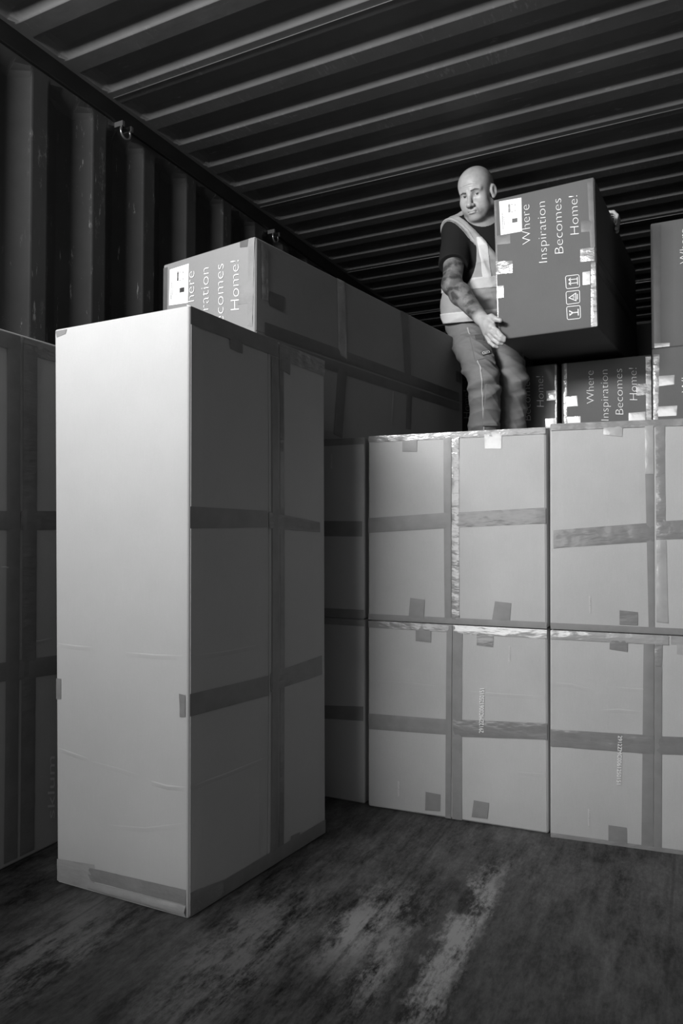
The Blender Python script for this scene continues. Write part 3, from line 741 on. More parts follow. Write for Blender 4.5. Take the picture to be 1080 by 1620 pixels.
CREASES = [
 ('tall', 'F', [(-0.0014, 0.4278), (0.165, 0.4263), (0.3063, 0.4266)], 0.0022),
 ('tall', 'F', [(0.5566, 0.4226), (0.7667, 0.4225), (0.9619, 0.4243)], 0.0022),
 ('tall', 'F', [(-0.0055, 0.2401), (0.1361, 0.2363), (0.2637, 0.2311)], 0.003),
 ('tall', 'F', [(0.2636, 0.2278), (0.5097, 0.2234), (0.675, 0.2184)], 0.0012),
 ('tall', 'F', [(0.7442, 0.2118), (0.8573, 0.2093), (0.9809, 0.2116)], 0.004),
 ('tall', 'F', [(0.4167, 0.1232), (0.6981, 0.132), (0.9769, 0.1532)], 0.0015),
 ('tall', 'R', [(0.0075, 0.4246), (0.2317, 0.4204), (0.4965, 0.4199)], 0.0022),
 ('tall', 'R', [(0.0162, 0.2125), (0.2359, 0.2104), (0.5083, 0.2092)], 0.0022),
 ('left', 'R', [(0.3922, 0.5594), (0.4681, 0.5582)], 0.0022),
 ('left', 'R', [(0.4994, 0.4116), (0.6867, 0.4127)], 0.0022),
 ('colB1', 'F', [(0.0157, 0.7438), (0.1092, 0.7426), (0.2164, 0.7239)], 0.0015),
 ('colB1', 'F', [(0.3066, 0.7436), (0.3954, 0.7424), (0.49, 0.7447)], 0.0015),
 ('colB1', 'F', [(0.2502, 0.6301), (0.3361, 0.6406), (0.4462, 0.6384)], 0.0018),
 ('colA1', 'F', [(0.5506, 0.6643), (0.7729, 0.6652), (0.9859, 0.6707)], 0.0015),
 ('colA1', 'F', [(0.8397, 0.2854), (0.9835, 0.2908)], 0.0015),
 ('colA1', 'F', [(0.007, 0.6731), (0.2531, 0.6818), (0.4568, 0.6732)], 0.001),
 ('long', 'R', [(0.5654, 0.5011), (0.5575, 0.3349), (0.5519, 0.192)], 0.002),
]
LABELS = [('long', [(0.0825, 0.9607), (0.3026, 0.9618), (0.3002, 0.744), (0.0757, 0.7575)]), ('carried', [(0.0587, 0.9797), (0.2899, 0.9708), (0.2879, 0.7354), (0.066, 0.7396)])]
SLOGAN = [('Where', (0.3756, 0.6385), (0.3698, 0.9119), (0.2823, 0.6405)), ('Inspiration', (0.5348, 0.4893), (0.5288, 0.9075), (0.4436, 0.4945)), ('Becomes', (0.6953, 0.5302), (0.6861, 0.9041), (0.603, 0.537)), ('Home!', (0.8491, 0.6393), (0.8415, 0.9004), (0.7573, 0.6459))]
ICONS = [[(0.7069, 0.3722), (0.8374, 0.3678), (0.84, 0.2812), (0.711, 0.2856)], [(0.7073, 0.2653), (0.8378, 0.2619), (0.8375, 0.1775), (0.7098, 0.1788)], [(0.7092, 0.1633), (0.8397, 0.1587), (0.8408, 0.072), (0.7132, 0.0746)]]
SUPPORTS = [('sup01', 'box hidden behind the front stack, under the box in the narrow gap'), ('sup00', 'box on the floor behind the front stack, leftmost of the hidden row'), ('sup11', 'box behind the front stack on which the man stands'), ('sup10', 'box on the floor under the one the man stands on'), ('sup21', 'box hidden behind the front stack, under the slogan box below the carried box'), ('sup20', 'box on the floor, two below the slogan box under the carried box'), ('sup31', 'box hidden behind the front stack, under the two boxes at the right edge'), ('sup30', 'box on the floor, third below the topmost right box'), ('supd', 'hidden box directly under the deepest dim slogan box'), ('supd1', 'hidden box second below the deepest dim slogan box'), ('supd0', 'hidden box on the floor below the deepest dim slogan box')]


front = 'boxes of the front stack'
behind = 'printed boxes lying behind the front stack'
sup_g = 'boxes underneath, hidden by the front stack'
carton('tall', 'tallest cardboard box standing upright alone in the foreground, pale front and dark right side', None, 'card_pale', 0.004, 0.006, [('R', 'u', 0.512)], name='tall_cardboard_box')
carton('left', 'tall upright cardboard box at the left edge, standing against the corrugated wall', None, 'card', 0.003, 0.006, [('R', 'u', 0.4995)], name='tall_cardboard_box')
carton('long', 'long box with a white shipping label, lying on the stack behind the tall box', None, 'card_mid', 0.003, 0.006, [('R', 'v', 0.515)], 'F', name='long_cardboard_box')
carton('colL1', 'lower dark box of the front stack, half hidden behind the tall upright box', front, 'card')
carton('colL2', 'upper dark box of the front stack, half hidden behind the tall upright box', front, 'card')
carton('colA1', 'lower middle box of the front stack, white number running up its right half', front, 'card', 0.003, 0.008, [('F', 'u', 0.4935)])
carton('colA2', 'upper middle box of the front stack, hiding the feet of the man', front, 'card', 0.003, 0.008, [('F', 'u', 0.494)])
carton('colB1', 'lower right box of the front stack, white number running down its left half', front, 'card', 0.003, 0.008, [('F', 'u', 0.503)])
carton('colB2', 'upper right box of the front stack, brightest one with wide shiny tape strips', front, 'card', 0.003, 0.008, [('F', 'u', 0.500)])
carton('textL', 'white-slogan box behind the front stack, partly hidden by the leg of the man', behind, 'card_print', 0.002, 0.007, None, 'F')
carton('mid', 'box with white slogan lying behind the front stack, directly under the carried box', behind, 'card_print', 0.002, 0.007, None, 'F')
carton('R1', 'box with shiny tape patches at the right edge, under the topmost right box', behind, 'card_print', 0.002, 0.007, None, 'F')
carton('R2', 'topmost box at the right edge, stacked near the ceiling', behind, 'card_print', 0.002, 0.007, None, 'F')
carton('carried', 'cardboard box with white slogan and shipping label, held up by the man', None, 'card_print', 0.002, 0.006, [('R', 'v', 0.5)], 'F', name='carried_cardboard_box')
carton('gap', 'box in the narrow gap between the long box and the leg of the man', behind, 'card_print', 0.002, 0.007, None, 'F')
carton('gap4', 'box behind the left leg of the man, lying across two slogan boxes', behind, 'card_print', 0.002, 0.007, None, 'F')
carton('deep', 'dim box with faint slogan deepest in the container, left of the topmost right box', behind, 'card_print', 0.002, 0.007, None, 'F')
for k, lb in SUPPORTS:
    carton(k, lb, sup_g, 'card', 0.0, 0.007)

# ------------------------------------------------------------------ lashing rings under the left roof rail
def lashing_ring(x, y, z, label):
    root = thing('lashing_ring', label, 'ring', (x, y, z), 'lashing rings along the left roof rail')
    R_, r_ = 0.026, 0.0045
    verts, faces = [], []
    n, m_ = 22, 8
    for i in range(n + 1):
        a = math.radians(200 + 250 * i / n) - math.radians(55)
        for j in range(m_):
            b = 2 * math.pi * j / m_
            rr = R_ + r_ * math.cos(b)
            verts.append((r_ * math.sin(b) + 0.02, rr * math.cos(a), -0.028 + rr * math.sin(a)))
    for i in range(n):
        for j in range(m_):
            p, q = i * m_ + j, i * m_ + (j + 1) % m_
            faces.append((p, q, q + m_, p + m_))
    link_mesh('ring', verts, faces, M['bare_metal'], root, True)
    for s in (-1, 1):
        v, f = box_geo(-0.01, 0.032, s * 0.024 - 0.006, s * 0.024 + 0.006, -0.016, 0.004)
        link_mesh('bracket', v, f, M['bare_metal'], root)
lashing_ring(-2.018, 2.127, 2.47, 'open metal ring under the left roof rail, nearer one')
lashing_ring(-2.018, 3.253, 2.47, 'metal ring under the left roof rail, just above the long box')
HAND_R = {'palm': [[-0.78, 2.902, 1.7465], [-0.7337, 2.8649, 1.6995], [-0.7469, 2.8755, 1.6883], [-0.7614, 2.8907, 1.6861]], 'fingers': [([[-0.7336, 2.8648, 1.702], [-0.7035, 2.8471, 1.6732], [-0.6869, 2.8414, 1.6518], [-0.6757, 2.8472, 1.643]], 0.0095), ([[-0.7433, 2.8716, 1.6894], [-0.7106, 2.8441, 1.6554], [-0.6917, 2.8395, 1.6367], [-0.6781, 2.8463, 1.6316]], 0.01), ([[-0.7542, 2.8832, 1.6833], [-0.7236, 2.8548, 1.6441], [-0.7018, 2.8494, 1.6249], [-0.6882, 2.8562, 1.6223]], 0.0095), ([[-0.7651, 2.8946, 1.6796], [-0.7438, 2.8728, 1.6405], [-0.7241, 2.8664, 1.6212], [-0.7104, 2.8733, 1.616]], 0.0085)], 'thumb': [[-0.7644, 2.8931, 1.7447], [-0.7357, 2.8738, 1.7435], [-0.7123, 2.8524, 1.7244], [-0.6939, 2.8506, 1.7164]]}
# ------------------------------------------------------------------ the man
# shapes are distance fields, joined smoothly and polygonised (surface nets)
def A(*v): return np.array(v, float)
def smin(a, b, k):
    h = np.clip(0.5 + 0.5 * (b - a) / k, 0, 1)
    return b * (1 - h) + a * h - k * h * (1 - h)
def smax(a, b, k): return -smin(-a, -b, k)
def sphere(P, c, r): return np.linalg.norm(P - A(*c), axis=1) - r
def ellip(P, c, r, R=None):
    q = P - A(*c)
    if R is not None: q = q @ R
    r = A(*r)
    k0 = np.linalg.norm(q / r, axis=1); k1 = np.linalg.norm(q / (r * r), axis=1)
    return k0 * (k0 - 1.0) / np.maximum(k1, 1e-9)
def cone(P, a, b, ra, rb):
    a, b = A(*a), A(*b)
    ba = b - a; L2 = ba @ ba
    t = np.clip(((P - a) @ ba) / L2, 0, 1)
    return np.linalg.norm(P - a - t[:, None] * ba, axis=1) - (ra + (rb - ra) * t)
def frame(x, y):
    """orthonormal columns with first axis x, second close to y"""
    x = A(*x) / np.linalg.norm(x); y = A(*y) - x * (x @ A(*y)); y /= np.linalg.norm(y)
    return np.stack([x, y, np.cross(x, y)], axis=1)

def surface(f, lo, hi, h, B=8):
    lo = A(*lo); hi = A(*hi)
    nb = np.ceil((hi - lo) / (h * B)).astype(int)
    I = np.stack(np.meshgrid(*[np.arange(n) for n in nb], indexing='ij'), -1).reshape(-1, 3)
    cen = lo + (I + 0.5) * h * B
    act = I[np.abs(f(cen)) < h * B * 1.25]
    N = nb * B + 2
    gid = lambda c: (c[..., 0] * N[1] + c[..., 1]) * N[2] + c[..., 2]
    g = np.arange(B + 1)
    off = np.stack(np.meshgrid(g, g, g, indexing='ij'), -1).reshape(-1, 3)
    cid, cpos, quads = [], [], []
    for s in range(0, len(act), 400):
        bl = act[s:s + 400]
        lat = bl[:, None, :] * B + off[None]
        val = f((lo + lat.reshape(-1, 3) * h)).reshape(len(bl), B + 1, B + 1, B + 1)
        val[val == 0] = 1e-9
        neg = val < 0
        c8 = [(i, j, k) for i in (0, 1) for j in (0, 1) for k in (0, 1)]
        cnt = sum(neg[:, i:i + B, j:j + B, k:k + B].astype(np.int8) for i, j, k in c8)
        bi, ci, cj, ck = np.nonzero((cnt > 0) & (cnt < 8))
        if len(bi) == 0: continue
        acc = np.zeros((len(bi), 3)); num = np.zeros(len(bi))
        for a in c8:
            for d in range(3):
                if a[d]: continue
                b = list(a); b[d] = 1
                va = val[bi, ci + a[0], cj + a[1], ck + a[2]]; vb = val[bi, ci + b[0], cj + b[1], ck + b[2]]
                m = (va < 0) != (vb < 0)
                t = np.where(m, va / np.where(m, va - vb, 1), 0)
                p = np.tile(A(*a), (len(bi), 1)); p[:, d] = t
                acc[m] += p[m]; num[m] += 1
        base = bl[bi] * B + np.stack([ci, cj, ck], 1)
        cid.append(gid(base)); cpos.append(lo + (base + acc / num[:, None]) * h)
        for d in range(3):
            sl = [slice(0, B)] * 3; s2 = list(sl); s2[d] = slice(1, B + 1)
            n0 = neg[(slice(None), *sl)]; n1 = neg[(slice(None), *s2)]
            e, i, j, k = np.nonzero(n0 != n1)
            p = bl[e] * B + np.stack([i, j, k], 1)
            u, v = (d + 1) % 3, (d + 2) % 3
            eu = np.zeros(3, int); eu[u] = 1; ev = np.zeros(3, int); ev[v] = 1
            q = np.stack([gid(p - eu - ev), gid(p - ev), gid(p), gid(p - eu)], 1)
            fl = ~n0[e, i, j, k]
            q[fl] = q[fl][:, ::-1]
            quads.append(q)
    cid = np.concatenate(cid); cpos = np.concatenate(cpos); quads = np.concatenate(quads)
    o = np.argsort(cid); cid, cpos = cid[o], cpos[o]
    ix = np.clip(np.searchsorted(cid, quads), 0, len(cid) - 1)
    ok = (cid[ix] == quads).all(1)
    return cpos, ix[ok]

def sdf_mesh(name, f, lo, hi, h, mat, parent, attr=None, relax=1):
    v, q = surface(f, lo, hi, h)
    o_ = np.array(parent.location) if parent is not None and parent.type == 'EMPTY' else MAN_ORG
    me = bpy.data.meshes.new(name)
    me.vertices.add(len(v)); me.vertices.foreach_set('co', (v - o_).astype(np.float32).ravel())
    me.loops.add(len(q) * 4); me.loops.foreach_set('vertex_index', q.astype(np.int32).ravel())
    me.polygons.add(len(q)); me.polygons.foreach_set('loop_start', np.arange(0, len(q) * 4, 4, dtype=np.int32))
    me.polygons.foreach_set('use_smooth', np.ones(len(q), bool))
    me.materials.append(mat)
    me.update(calc_edges=True); me.validate()
    if attr:
        for an, fn in attr.items():
            at = me.attributes.new(an, 'FLOAT', 'POINT'); at.data.foreach_set('value', fn(v).astype(np.float32))
    o = bpy.data.objects.new(name, me); COL.objects.link(o); o.parent = parent
    return o

# --- pose (metres, in the container)
MAN_ORG = A(-0.81, 3.22, 1.10)
man = thing('person', 'bald tattooed man in a light work vest, stooping to hold up a box', 'person', tuple(MAN_ORG))
VR, VF = A(0.8969, 0.4422, 0), A(-0.4422, 0.8969, 0)
HEADC = A(-0.858, 3.108, 2.376)
tocam = A(0, 0, 0.87) - HEADC; tocam /= np.linalg.norm(tocam)
imgup = A(0, 0, 1) - tocam * tocam[2]; imgup /= np.linalg.norm(imgup)
fdir = tocam - 0.46 * VR - 0.10 * imgup; fdir /= np.linalg.norm(fdir)
udir = imgup * math.cos(math.radians(12)) - VR * math.sin(math.radians(12))
udir = udir - fdir * (udir @ fdir); udir /= np.linalg.norm(udir)
xdir = np.cross(fdir, udir)            # towards the viewer's right
if xdir @ VR < 0: xdir = -xdir
HR = np.stack([xdir, fdir, udir], axis=1); HS = 0.95
def hl(P): return ((P - HEADC) @ HR) / HS       # world -> head space
def hw(p): return HEADC + HR @ (A(*p) * HS)      # head space -> world

NECK = A(-0.862, 3.205, 2.262)
SH_R, EL_R, WR_R = A(-0.962, 3.135, 2.222), A(-0.940, 2.995, 1.945), A(-0.787, 2.912, 1.752)
SH_L, EL_L, WR_L = A(-0.675, 3.33, 2.315), A(-0.60, 3.57, 2.320), A(-0.405, 3.415, 2.297)
HIP_R, KN_R, AN_R = A(-0.975, 3.335, 1.855), A(-0.812, 3.035, 1.521), A(-0.845, 3.165, 1.185)
HIP_L, KN_L, AN_L = A(-0.835, 3.40, 1.865), A(-0.725, 3.185, 1.545), A(-0.760, 3.310, 1.185)
ax = A(0.82, 0.57, 0.12); fr = A(0.57, -0.82, -0.25)
TR = frame(ax, fr)
CHEST, BELLY, PELV = A(-0.858, 3.225, 2.105), A(-0.893, 3.270, 1.975), A(-0.905, 3.355, 1.875)

def torso(P, g):
    d = ellip(P, CHEST, (0.158 + g, 0.105 + g, 0.190 + g), TR)
    d = smin(d, cone(P, SH_R, SH_L, 0.058 + g, 0.058 + g), 0.05)
    d = smin(d, ellip(P, BELLY, (0.148 + g, 0.120 + g, 0.150 + g), TR), 0.06)
    d = smin(d, ellip(P, PELV, (0.155 + g, 0.122 + g, 0.110 + g), TR), 0.06)
    d = smin(d, cone(P, NECK - A(0, 0, 0.02), CHEST + A(0, 0.03, 0.12), 0.060 + g, 0.09 + g), 0.05)
    return d

def head(P):
    q = hl(P)
    q[:, 2] = np.where(q[:, 2] < -0.02, -0.02 + (q[:, 2] + 0.02) / 0.90, q[:, 2])
    m = q.copy(); m[:, 0] = np.abs(m[:, 0])      # mirrored half
    d = ellip(q, (0, -0.014, 0.036), (0.076, 0.097, 0.084))
    d = smin(d, ellip(q, (0, 0.028, 0.042), (0.064, 0.056, 0.060)), 0.03)
    d = smin(d, ellip(q, (0, 0.028, -0.035), (0.060, 0.055, 0.070)), 0.03)
    d = smin(d, cone(m, (0.053, 0.0, -0.062), (0.016, 0.056, -0.104), 0.025, 0.021), 0.025)
    d = smin(d, ellip(q, (0, 0.02, -0.112), (0.045, 0.045, 0.022)), 0.02)
    d = smin(d, ellip(q, (0, 0.070, -0.110), (0.025, 0.018, 0.016)), 0.018)
    d = smin(d, sphere(m, (0.044, 0.054, -0.028), 0.019), 0.03)
    d = smin(d, ellip(m, (0.040, 0.040, -0.062), (0.022, 0.028, 0.032)), 0.025)
    d = smin(d, ellip(q, (0, 0.070, -0.070), (0.036, 0.024, 0.030)), 0.018)
    d = smin(d, cone(m, (0.010, 0.079, 0.017), (0.044, 0.067, 0.020), 0.0125, 0.0105), 0.012)
    d = smax(d, -ellip(m, (0.031, 0.094, -0.002), (0.0195, 0.0175, 0.0140)), 0.010)
    # lids around the eyeball
    eye = sphere(m, (0.031, 0.0665, -0.001), 0.0156)
    slit = ellip(m, (0.0315, 0.085, -0.0028), (0.0148, 0.018, 0.0056))
    lids = smax(eye, -slit, 0.002)
    d = smin(d, lids, 0.003)
    d = smax(d, -slit, 0.0015)
    # bags under the eyes
    d = smin(d, cone(m, (0.021, 0.079, -0.016), (0.041, 0.069, -0.016), 0.003, 0.003), 0.006)
    # nose
    d = smin(d, cone(q, (0, 0.083, 0.006), (0, 0.108, -0.040), 0.0085, 0.0115), 0.012)
    d = smin(d, sphere(q, (0, 0.109, -0.042), 0.0118), 0.006)
    d = smin(d, ellip(m, (0.0135, 0.097, -0.045), (0.0085, 0.0115, 0.0085)), 0.006)
    d = smax(d, -ellip(m, (0.0075, 0.104, -0.054), (0.0036, 0.0055, 0.0045)), 0.003)
    # folds beside the nose, mouth
    d = smax(d, -cone(m, (0.0215, 0.094, -0.042), (0.035, 0.081, -0.080), 0.0034, 0.0026), 0.005)
    d = smin(d, ellip(q, (0, 0.0925, -0.0705), (0.0195, 0.0070, 0.0050)), 0.005)
    d = smin(d, ellip(q, (0, 0.0915, -0.0810), (0.0175, 0.0075, 0.0058)), 0.005)
    zc = q[:, 2] + 0.0757 + 6.0 * q[:, 0] ** 2
    mouth = np.maximum(np.abs(zc) - 0.0011, np.maximum(np.abs(q[:, 0]) - 0.0235, 0.083 - q[:, 1]))
    d = smax(d, -mouth, 0.002)
    d = smax(d, -ellip(q, (0, 0.098, -0.0925), (0.018, 0.007, 0.004)), 0.006)
    # ears
    ea = A(0.081, -0.006, -0.006)
    Re = frame((0.93, 0.36, 0), (-0.36, 0.93, 0))
    ear = ellip(m, ea, (0.0095, 0.0205, 0.031), Re)
    ear = smin(ear, ellip(m, ea + A(-0.002, 0.004, -0.026), (0.006, 0.010, 0.010), Re), 0.006)
    ear = smax(ear, -ellip(m, ea + A(0.0095, 0.004, 0.002), (0.0075, 0.013, 0.021), Re), 0.004)
    d = smin(d, ear, 0.006)
    # forehead wrinkles
    w = np.exp(-((q[:, 2] - 0.044) / 0.016) ** 2) * np.exp(-(q[:, 0] / 0.04) ** 4) * (q[:, 1] > 0.03)
    d = d + 0.0015 * w * np.sin((q[:, 2] + 3.0 * q[:, 0] ** 2) * 2 * math.pi / 0.0085)
    return d * HS

def finger(P, pts, r0, r1):
    n = len(pts) - 1; d = None
    for i in range(n):
        a, b = r0 + (r1 - r0) * i / n, r0 + (r1 - r0) * (i + 1) / n
        e = cone(P, pts[i], pts[i + 1], a, b)
        d = e if d is None else smin(d, e, 0.004)
    return d
# right hand: palm beside the box corner, fingers in front of its lower edge
PALM_R = [A(*p) for p in HAND_R['palm']]
def hand_r(P):
    d = cone(P, PALM_R[0], PALM_R[1], 0.021, 0.020)
    d = smin(d, cone(P, PALM_R[0], PALM_R[2], 0.021, 0.018), 0.012)
    d = smin(d, cone(P, PALM_R[0], PALM_R[3], 0.019, 0.016), 0.012)
    for pts, r in HAND_R['fingers']: d = smin(d, finger(P, pts, r, r * 0.78), 0.005)
    d = smin(d, finger(P, HAND_R['thumb'], 0.0135, 0.0095), 0.009)
    return d
def hand_l(P):
    d = cone(P, WR_L, (-0.352, 3.405, 2.287), 0.024, 0.021)
    d = smin(d, cone(P, WR_L, (-0.350, 3.360, 2.285), 0.022, 0.019), 0.012)
    for k, (y, r, ln) in enumerate(((3.412, 0.0090, 0.052), (3.389, 0.0095, 0.064), (3.366, 0.0092, 0.060), (3.345, 0.0080, 0.046))):
        pts = [(-0.345, y, 2.286), (-0.308, y - 0.004, 2.279), (-0.2925, y - 0.010, 2.258), (-0.2975, y - 0.016, 2.258 - ln * 0.9)]
        d = smin(d, finger(P, pts, r, r * 0.8), 0.005)
    d = smin(d, finger(P, [(-0.39, 3.39, 2.288), (-0.365, 3.332, 2.272), (-0.345, 3.300, 2.262)], 0.0125, 0.0095), 0.008)
    return d

def arm(P, s, e, w, g=0.0, k=1.0):
    up = cone(P, s, s + (e - s) * 0.45, 0.052 + g, 0.050 * k + g)
    up = smin(up, cone(P, s + (e - s) * 0.45, e, 0.049 * k + g, 0.040 + g), 0.02)
    fm = e + (w - e) * 0.30
    lo_ = smin(cone(P, e, fm, 0.041 + g, 0.0445 + g), cone(P, fm, w, 0.0445 + g, 0.029 + g), 0.02)
    return smin(up, lo_, 0.025)

def body(P):
    d = torso(P, 0.0)
    d = smin(d, cone(P, NECK + A(0.0, 0.02, -0.02), hw((0, -0.012, -0.055)), 0.066, 0.055), 0.03)
    d = smin(d, arm(P, SH_R, EL_R, WR_R), 0.03)
    d = smin(d, arm(P, SH_L, EL_L, WR_L, -0.006), 0.02)
    for hp, kn, an in ((HIP_R, KN_R, AN_R), (HIP_L, KN_L, AN_L)):
        d = smin(d, cone(P, hp, kn, 0.072, 0.050), 0.03)
        d = smin(d, cone(P, kn, an, 0.048, 0.036), 0.02)
        ft = an + A(0.040, -0.13, -0.050)
        d = smin(d, cone(P, an - A(0, 0, 0.045), ft, 0.032, 0.026), 0.02)
    for cen, rad, fn, k in ((HEADC, 0.26, head, 0.018), (A(-0.735, 2.885, 1.70), 0.20, hand_r, 0.012), (A(-0.34, 3.38, 2.27), 0.16, hand_l, 0.012)):
        m = np.linalg.norm(P - cen, axis=1) < rad
        if m.any(): d[m] = smin(d[m], fn(P[m]), k)
    return d

def seg_t(P, a, b):
    ba = b - a; return ((P - a) @ ba) / (ba @ ba), np.linalg.norm(P - a - np.clip(((P - a) @ ba) / (ba @ ba), 0, 1)[:, None] * ba, axis=1)
def tattoo_attr(v):
    t1, d1 = seg_t(v, SH_R, EL_R); t2, d2 = seg_t(v, EL_R, WR_R)
    up = (d1 < 0.07) * np.clip((t1 - 0.1) / 0.1, 0, 1)
    lo_ = (d2 < 0.06) * np.clip((0.98 - t2) / 0.10, 0, 1)
    return np.clip(np.maximum(up, lo_), 0, 1)
def stubble_attr(v):
    q = hl(v)
    s = np.clip((-0.045 - q[:, 2]) / 0.03, 0, 1) * np.clip((q[:, 1] + 0.01) / 0.03, 0, 1)
    lips = np.exp(-((q[:, 2] + 0.076) / 0.010) ** 2 - (q[:, 0] / 0.024) ** 2)
    near = np.linalg.norm(v - HEADC, axis=1) < 0.17
    return near * s * (1 - lips)

def skin_mat():
    m, nt, b = new_mat('skin')
    tc = nd(nt, 'ShaderNodeTexCoord').outputs['Object']
    n1 = noise_node(nt, tc, 40, (1, 1, 1), 4, 0.6)
    base = remap(nt, n1, 0.3, 0.7, 0.35, 0.45)
    st = nd(nt, 'ShaderNodeAttribute', attribute_name='stubble').outputs['Fac']
    base = mth(nt, 'MULTIPLY', base, mth(nt, 'SUBTRACT', 1.0, mth(nt, 'MULTIPLY', st, 0.22)))
    tt = nd(nt, 'ShaderNodeAttribute', attribute_name='tattoo').outputs['Fac']
    # inked bands, scrolls and shaded patches all down the arm
    n2 = noise_node(nt, tc, 22, (1, 1, 1), 5, 0.6)
    wv = nd(nt, 'ShaderNodeTexWave', wave_type='RINGS'); wv.inputs['Scale'].default_value = 9; wv.inputs['Distortion'].default_value = 14
    wv.inputs['Detail'].default_value = 3
    nt.links.new(tc, wv.inputs['Vector'])
    ink = mth(nt, 'MULTIPLY', remap(nt, n2, 0.38, 0.56, 0.0, 1.0), remap(nt, wv.outputs['Fac'], 0.2, 0.75, 0.55, 1.0))
    ink = mth(nt, 'MULTIPLY', remap(nt, ink, 0.0, 1.0, 0.55, 0.95), tt)
    mx = nd(nt, 'ShaderNodeMix', data_type='FLOAT')
    nt.links.new(ink, mx.inputs[0]); nt.links.new(base, mx.inputs[2]); mx.inputs[3].default_value = 0.035
    to_color(nt, mx.outputs[0], b)
    b.inputs['Roughness'].default_value = 0.45
    b.inputs['Specular IOR Level'].default_value = 0.45
    n3 = noise_node(nt, tc, 220, (1, 1, 1), 3)
    bump(nt, b, n3, 0.0006, 0.5)
    return m

def cloth_mat(name, v, rough=0.85, weave=420, var=0.12):
    m, nt, b = new_mat(name)
    tc = nd(nt, 'ShaderNodeTexCoord').outputs['Object']
    n1 = noise_node(nt, tc, 9, (1, 1, 1), 4); n2 = noise_node(nt, tc, weave, (1, 1, 1), 2)
    to_color(nt, remap(nt, mth(nt, 'ADD', mth(nt, 'MULTIPLY', n1, 0.6), mth(nt, 'MULTIPLY', n2, 0.4)), 0.3, 0.7, v * (1 - var), v * (1 + var)), b)
    b.inputs['Roughness'].default_value = rough
    b.inputs['Specular IOR Level'].default_value = 0.2
    bump(nt, b, n2, 0.0008, 0.4)
    return m
M['skin'] = skin_mat()
M['vest'] = cloth_mat('pale_vest_fabric', 0.33, 0.8)
M['vest_band'] = cloth_mat('reflective_band', 0.62, 0.45)
M['tee'] = cloth_mat('black_cotton', 0.013)
M['trouser'] = cloth_mat('grey_work_trousers', 0.17)
M['trouser_dark'] = cloth_mat('dark_trouser_panel', 0.09)
M['seam'] = cloth_mat('pale_piping', 0.36)
M['boot'] = simple_mat('black_boot_leather', 0.03, 0.5)
M['eye'] = simple_mat('eye_white', 0.5, 0.15)
M['iris'] = simple_mat('dark_iris', 0.03, 0.1)
M['brow'] = simple_mat('brow_hair', 0.10, 0.8)
M['nail'] = simple_mat('nail', 0.55, 0.3)

sdf_mesh('body', body, (-1.10, 2.80, 1.09), (-0.25, 3.66, 2.52), 0.0030, M['skin'], man, {'tattoo': tattoo_attr, 'stubble': stubble_attr})

# eyes: glancing up to the viewer's right
gaze = A(0.30, 0.93, 0.20); gaze /= np.linalg.norm(gaze)
for s in (-1, 1):
    c = A(s * 0.031, 0.067, -0.001)
    eo = sdf_mesh('eye', lambda P: sphere(P, hw(c), 0.0131 * HS), hw(c) - 0.02, hw(c) + 0.02, 0.0012, M['eye'], man)
    ic = c + gaze * 0.0105
    sdf_mesh('iris', lambda P: ellip(P, hw(ic), (0.0064, 0.0064, 0.0032), HR @ frame(np.cross(gaze, (0, 0, 1)), np.cross(np.cross(gaze, (0, 0, 1)), gaze))), hw(ic) - 0.012, hw(ic) + 0.012, 0.0008, M['iris'], eo)
    def brow(P):
        q = hl(P); q[:, 0] *= s
        z0 = 0.0150 + (0.003 if s > 0 else -0.001)
        p2 = q[:, [0, 2]]
        def stroke(a, b, ra, rb):
            a, b = A(*a), A(*b); t2 = np.clip(((p2 - a) @ (b - a)) / ((b - a) @ (b - a)), 0, 1)
            return np.linalg.norm(p2 - a - t2[:, None] * (b - a), axis=1) - (ra + (rb - ra) * t2)
        b_ = np.minimum(stroke((0.014, z0), (0.031, z0 + 0.0035), 0.0032, 0.0030), stroke((0.031, z0 + 0.0035), (0.046, z0 - 0.001), 0.0030, 0.0014))
        return np.maximum(np.maximum(b_ * HS, head(P) - 0.0013), (0.03 - q[:, 1]))
    sdf_mesh('eyebrow', brow, hw((s * 0.03, 0.08, 0.02)) - 0.035, hw((s * 0.03, 0.08, 0.02)) + 0.035, 0.0011, M['brow'], man)

def fold(P, sx, sy, sz, amp, seed):
    """soft cloth folds: a few crossed waves"""
    a = np.sin(P[:, 0] * sx + 1.7 * np.sin(P[:, 2] * sz * 0.37 + seed) + seed)
    b = np.sin(P[:, 2] * sz + 1.3 * np.sin(P[:, 0] * sx * 0.6 + P[:, 1] * sy * 0.5) + seed * 2.1)
    c = np.sin(P[:, 1] * sy + P[:, 2] * sz * 0.7 + seed * 0.7)
    return amp * (0.45 * a + 0.75 * b * (0.4 + 0.6 * np.abs(c)) + 0.3 * c)

def creases(P, amp, seed, flat=1.0):
    rs = np.random.RandomState(seed); d = 0.0
    low = 0.5 + 0.5 * np.sin(P @ A(13, 9, 11) + seed)
    for i in range(7):
        v = rs.normal(size=3); v[2] = abs(v[2]) + flat; v /= np.linalg.norm(v)
        k = 2 * math.pi / rs.uniform(0.055, 0.14)
        ph = rs.uniform(0, 6.28)
        wob = 1.1 * np.sin(P @ (rs.normal(size=3) * 18) + ph)
        s = 1 - np.abs(np.sin(0.5 * (P @ v * k + ph + wob)))
        d = d - amp * s ** 2 * (0.4 + 0.6 * (low if i % 2 else 1 - low))
    return d + amp * 1.2
